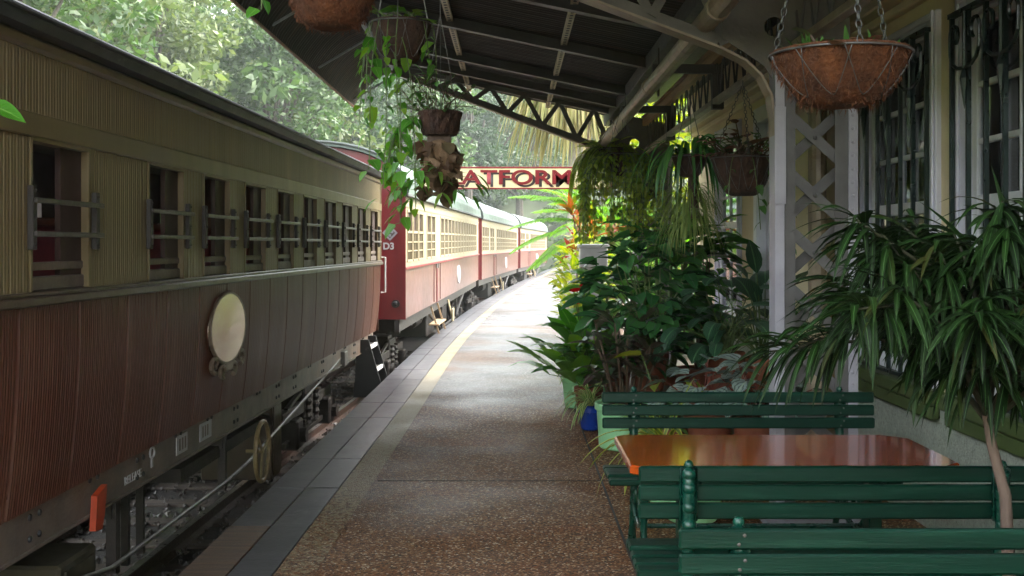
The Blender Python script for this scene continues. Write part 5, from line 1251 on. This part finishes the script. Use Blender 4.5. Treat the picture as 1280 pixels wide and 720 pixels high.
# right mid basket
t = basket('brown basket with pinkish-brown leaves and thin trailing vines beside the grey column', (1.55, 7.52, 2.135), .213, .25, 2.66, M['coirdark'], loops=12)
ml, ms = MB(), MB(); rosette(ml, ms, (0, 0, -.01), 40, (.08, .14), (.05, .08), (.3, 1.4), .7, (.06, .26), 'heart', .13); finish(t, ml, LF['rust'], ms, M['darkstem'])
ml, ms = MB(), MB()
for x, y, l, s in ((.2, -.05, 1.4, .03), (.18, -.1, 1.2, .04), (.12, -.17, .9, .04), (.22, .05, 1.35, .03), (.02, -.2, .5, .04), (-.1, -.18, .32, .04), (.16, -.14, .7, .05)): vine(ml, ms, (x, y, 0), l, rnd(.05, .085), s, .7, .085, start=(x, y, .1))
rosette(ml, ms, (0, 0, 0), 14, (.1, .16), (.05, .07), (.3, 1.3), .7, (.05, .22), 'heart', .12)
ml.build('vines', LF['mid'], t, smooth=True); ms.build('vine_stems', M['greenstem'], t)
# far dark basket
t = basket('dark far basket hanging among ferns under the awning gutter', (1.45, 12.0, 2.33), .19, .28, 2.66, M['coirdark'], ch='wire')
ml, ms = MB(), MB(); rosette(ml, ms, (0, 0, 0), 20, (.1, .16), (.05, .08), (.2, 1.3), .8, (.05, .15), 'heart', .1)
for k in range(7): a = rnd(0, 6.3); vine(ml, ms, (.18*cos(a), .18*sin(a), 0), rnd(.4, .9), .07, .04, .8, .06, start=(cos(a), sin(a), .1))
finish(t, ml, LF['mid'], ms)
# feathery fern
t = basket('basket hidden by long feathery pale green asparagus fern, just right of the sign lettering', (.99, 11.1, 2.50), .17, .2, 2.80, M['coirdark'], ch='wire')
ml, ms = MB(), MB()
for k in range(70):
    a = rnd(0, 6.3); frond(ml, ms, (.1*cos(a), .1*sin(a), 0), rot(a, rnd(-.6, .5)), rnd(.35, .75), 36, .085, .018, rnd(3.2, 5.5), .9, .004, 9, .3)
finish(t, ml, LF['fern'], ms)
t = basket('basket with curtains of tiny-leaved olive trailing plant beside the feathery fern', (1.05, 10.7, 2.42), .16, .2, 2.9, M['coirdark'], ch='wire')
ml, ms = MB(), MB()
for k in range(64):
    a = rnd(0, 6.3); vine(ml, ms, (.15*cos(a), .15*sin(a), 0), rnd(.45, 1.05), .055, .04, .6, .028, 'lance', start=(cos(a)*1.2, sin(a)*1.2, .4))
finish(t, ml, LF['fern2'], ms)
t = basket('basket of hanging yellow-green leaves catching sun at the far end of the awning', (1.12, 13.3, 2.62), .17, .2, 2.79, M['coirdark'], ch='wire')
ml, ms = MB(), MB(); rosette(ml, ms, (0, 0, 0), 40, (.14, .22), (.08, .12), (.1, 1.3), .8, (.05, .22), 'heart', .1)
for k in range(10): a = rnd(0, 6.3); vine(ml, ms, (.15*cos(a), .15*sin(a), 0), rnd(.3, .8), .1, .05, .75, .05, start=(cos(a), sin(a), .2))
finish(t, ml, LF['chart'], ms)
# jungle cactus
t = basket('basket of strap-stemmed cactus above a shaggy ball of thin green stems', (1.30, 8.2, 2.20), .13, .15, 2.66, M['coirdark'], ch='wire')
ml, ms = MB(), MB()
for k in range(70): a = rnd(0, 6.3); ml.leaf((.08*cos(a), .08*sin(a), 0), rot(a, rnd(.3, 1.3)), rnd(.35, .62), rnd(.018, .03), rnd(3, 5.5), 'strap', 9, .2)
ml.build('strap_stems', LF['dark'], t, smooth=True); ml = MB()
for k in range(300):
    a = rnd(0, 6.3); ml.leaf((.05*cos(a), .05*sin(a), rnd(-.5, -.2)), rot(a, rnd(-.6, .9)), rnd(.22, .42), .009, rnd(2.5, 4.5), 'strap', 7, .3)
ml.build('thin_stems', LF['rhip'], t, smooth=True)
mb = MB(); mb.tube([(.02, 0, -.12), (.03, 0, -.45)], [.03, .05], 8); mb.build('core', M['darkstem'], t)
# leaf at the far left comes from a basket just outside the frame
t = basket('green-leaved basket at the left edge whose single leaf tip shows over the carriage', (-1.42, 2.55, 2.02), .19, .2, 3.6, M['coirdark'], ch='wire')
ml, ms = MB(), MB(); rosette(ml, ms, (0, 0, 0), 26, (.12, .2), (.06, .09), (.2, 1.3), .7, (.04, .14), 'lance', .1, az=(1.8, 4.6)); p_ = [(.1, .0, 0), (.16, .0, .02), (.22, 0, -.07), (.225, 0, -.15)]; ms.tube(p_, .004, 5); ml.leaf((.225, 0, -.15), (1, -.05, -.25), .10, .05, .5, 'lance', 5, .25, -.9); finish(t, ml, LF['bright'], ms)

# ------------------------------------------------------------------ trees and wood behind
def clump(mb, c, r, n, s, k0=.5):
    c = V(c)
    for k in range(n):
        while True:
            v = V((rnd(-1, 1), rnd(-1, 1), rnd(-1, 1))); l = v.length
            if k0 < l <= 1: break
        p = c+V((v.x*r[0], v.y*r[1], v.z*r[2])); d = (v/l*.7+V((rnd(-1, 1), rnd(-1, 1), rnd(-.9, .5)))).normalized(); e = d.cross(V((rnd(-1, 1), rnd(-1, 1), rnd(-1, 1)))).normalized()
        a = s*rnd(.6, 1.3); mb.poly((p-d*a, p+e*a*.42, p+d*a, p-e*a*.42))
def crown(mb, c, R, H, nc, nl, s):
    """clumps of leaves spread through an uneven crown"""
    pts = []
    for k in range(nc):
        th = rnd(0, 6.3); z = rnd(-.75, 1.0); q = sqrt(max(0.05, 1-z*z*.9))*rnd(.45, 1.0)
        p = V(c)+V((R*q*cos(th), R*q*sin(th), H*z)); rr = R*rnd(.2, .36); pts.append(p)
        clump(mb, p, (rr, rr, rr*.62), nl, s)
    return pts
random.seed(51)
protos = []
def make_tree(lm, R, H, th, nc, nl, s, label):
    t = plant('forest_tree', label, 'tree', (0, 0, 0), 'trees on the hillside'); ml, ms = MB(), MB()
    pts = crown(ml, (0, 0, th+H*.7), R, H, nc, nl, s)
    ms.tube([(0, 0, -1), (.1, .05, th*.5), (0, .1, th), (0, 0, th+H)], [.34, .28, .22, .08], 8)
    for p in pts[::4]: ms.tube([(0, .05, th*.9), V((0, 0, th)).lerp(p, .55)+V((0, 0, -.4)), p], [.13, .08, .03], 5)
    ml.build('crown', lm, t); ms.build('trunk', M['treebark'], t); return t
protos = [make_tree(LF['treeA'], 3.4, 3.0, 4.5, 70, 190, .145, ''), make_tree(LF['treeB'], 3.8, 3.8, 5, 74, 190, .15, ''), make_tree(LF['treeC'], 3.2, 4.2, 5.5, 66, 190, .15, '')]
TREES = [  # proto, x, y, scale, label
 (0, -15.5, 33, 1.15, 'pale yellow-green crown right above the brown carriage roof, top left'),
 (1, -12.5, 26, .95, 'mid green tree behind the brown carriage at the extreme upper left'),
 (2, -19, 36, 1.2, 'deep green tree standing behind the pale crown at upper left'),
 (0, -14.5, 44, 1.2, 'pale tree just left of the awning edge corner, above the red carriage roof'),
 (1, -11, 50, 1.1, 'mid green feathery tree seen between awning corner and trailing ivy'),
 (2, -9.5, 60, 1.2, 'dark green tree beyond the red carriage, behind the trailing ivy'),
 (1, -6.5, 68, 1.2, 'mid green tree in the distance left of the sign'),
 (2, -3.0, 80, 1.25, 'dark distant tree below the sign, above the far carriage roofs'),
 (1, .5, 92, 1.3, 'hazy distant tree right of centre below the sign'),
 (0, -22, 46, 1.5, 'tall pale tree higher on the slope at upper left'),
 (1, -20, 60, 1.5, 'broad mid green tree high on the slope over the red carriage'),
 (2, -13, 76, 1.5, 'deep green hillside tree above the sign'),
 (1, -6, 95, 1.6, 'far mid green hillside tree behind the sign lettering'),
 (0, 8, 100, 1.5, 'far pale tree behind the skirted palm'),
 (1, 7.5, 40, 1.1, 'mid green garden tree right of the palm, past the building'),
 (2, 11, 30, 1.1, 'dark green garden tree behind the station building'),
]
used = set()
for k, x, y, sc, lab in TREES:
    o = protos[k] if k not in used else copy_tree(protos[k]); used.add(k)
    o['label'] = lab; o.location = (x, y, hill(x, y) if x < 3 or y > 88 else -.05); o.scale = (sc, sc, sc*rnd(.95, 1.1)); o.rotation_euler = (0, 0, rnd(0, 6))
random.seed(77)
for lm, nm, nn in ((LF['treeB'], 'hillside_wood', 70), (LF['treeC'], 'hillside_wood', 60), (LF['treeA'], 'hillside_wood', 40)):
    mb = MB()
    for k in range(nn):
        for tries in range(50):
            y = rnd(20, 190); x = C(y)-9-abs(random.gauss(0, 1))*38 if y < 95 or random.random() < .4 else rnd(-60, 70)
            if y > 95 and x > C(y)-10 and y < C(y)*0+110: continue
            break
        dd = sqrt(x*x+y*y); R = rnd(3.2, 5.5); crown(mb, (x, y, hill(x, y)+R*1.15), R, R*1.05, 20, 60, .15+dd*.0028)
    struct(mb.build(nm, lm), 'stuff')

random.seed(91); mb = MB()
for k in range(130):
    if k < 60: y = rnd(30, 100); x = C(y)-8-abs(random.gauss(0, 3))
    else: y = rnd(92, 118); x = rnd(-22, 34)
    if y < 92 and x > C(y)-7: continue
    R = rnd(1.2, 2.4); crown(mb, (x, y, hill(x, y)+R*.7), R, R*.9, 10, 40, .2+.0022*y)
struct(mb.build('undergrowth', LF['treeB']), 'stuff')

# ------------------------------------------------------------------ camera, light, haze
cam = bpy.data.cameras.new('camera'); co = bpy.data.objects.new('camera', cam); COL.objects.link(co)
co.location = (0, 0, EYE); co.rotation_euler = (radians(90), 0, 0); cam.sensor_width = 36; cam.lens = 1400/1280*36; cam.shift_y = -53/1280; cam.clip_end = 2000; cam.clip_start = .05
scene.camera = co
EL, AZ = radians(42), radians(72)     # sun ahead and a little to the right
w = bpy.data.worlds.new('World'); scene.world = w; w.use_nodes = True; nt = w.node_tree; nt.nodes.clear()
sky = nt.nodes.new('ShaderNodeTexSky'); sky.sky_type = 'NISHITA'; sky.sun_disc = False; sky.sun_elevation = EL; sky.sun_rotation = AZ; sky.air_density = 1.2; sky.dust_density = 1.5; sky.ozone_density = .6
bg = nt.nodes.new('ShaderNodeBackground'); bg.inputs[1].default_value = .15; ou = nt.nodes.new('ShaderNodeOutputWorld')
hs_ = nt.nodes.new('ShaderNodeHueSaturation'); hs_.inputs['Saturation'].default_value = .35; nt.links.new(sky.outputs[0], hs_.inputs['Color']); wm = nt.nodes.new('ShaderNodeMix'); wm.data_type = 'RGBA'; wm.blend_type = 'MULTIPLY'; wm.inputs[0].default_value = 1; wm.inputs[7].default_value = (1.0, .97, .90, 1); nt.links.new(hs_.outputs[0], wm.inputs[6]); nt.links.new(wm.outputs[2], bg.inputs[0]); nt.links.new(bg.outputs[0], ou.inputs[0])
sn = bpy.data.lights.new('sun', 'SUN'); sn.energy = .5; sn.angle = radians(14); sn.color = (1, .97, .92)
so = bpy.data.objects.new('sun', sn); COL.objects.link(so)
dirv = V((sin(AZ)*cos(EL), cos(AZ)*cos(EL), sin(EL))); so.rotation_euler = dirv.to_track_quat('Z', 'Y').to_euler(); so.location = (5, 10, 30)
HAZE = .0008
if HAZE:
    m = bpy.data.materials.new('haze_air'); m.use_nodes = True; nt = m.node_tree; nt.nodes.clear(); o_ = nt.nodes.new('ShaderNodeOutputMaterial'); v_ = nt.nodes.new('ShaderNodeVolumePrincipled')
    v_.inputs['Density'].default_value = HAZE; v_.inputs['Color'].default_value = (.9, .95, .97, 1); v_.inputs['Anisotropy'].default_value = .3; nt.links.new(v_.outputs[0], o_.inputs['Volume'])
    mb = MB(); mb.box(-300, 300, -150, 400, -3, 75); struct(mb.build('haze', m), 'stuff')
scene.view_settings.view_transform = 'Standard'; scene.view_settings.look = 'None'; scene.view_settings.exposure = 3.85; scene.view_settings.gamma = 1
scene.render.engine = 'CYCLES'
cy = scene.cycles; cy.use_denoising = True; cy.denoiser = 'OPENIMAGEDENOISE'; cy.max_bounces = 7; cy.diffuse_bounces = 4; cy.glossy_bounces = 4; cy.transparent_max_bounces = 12; cy.volume_bounces = 1; cy.use_adaptive_sampling = True; cy.adaptive_threshold = .02; cy.caustics_reflective = False; cy.caustics_refractive = False; cy.volume_max_steps = 32; cy.sample_clamp_indirect = 6
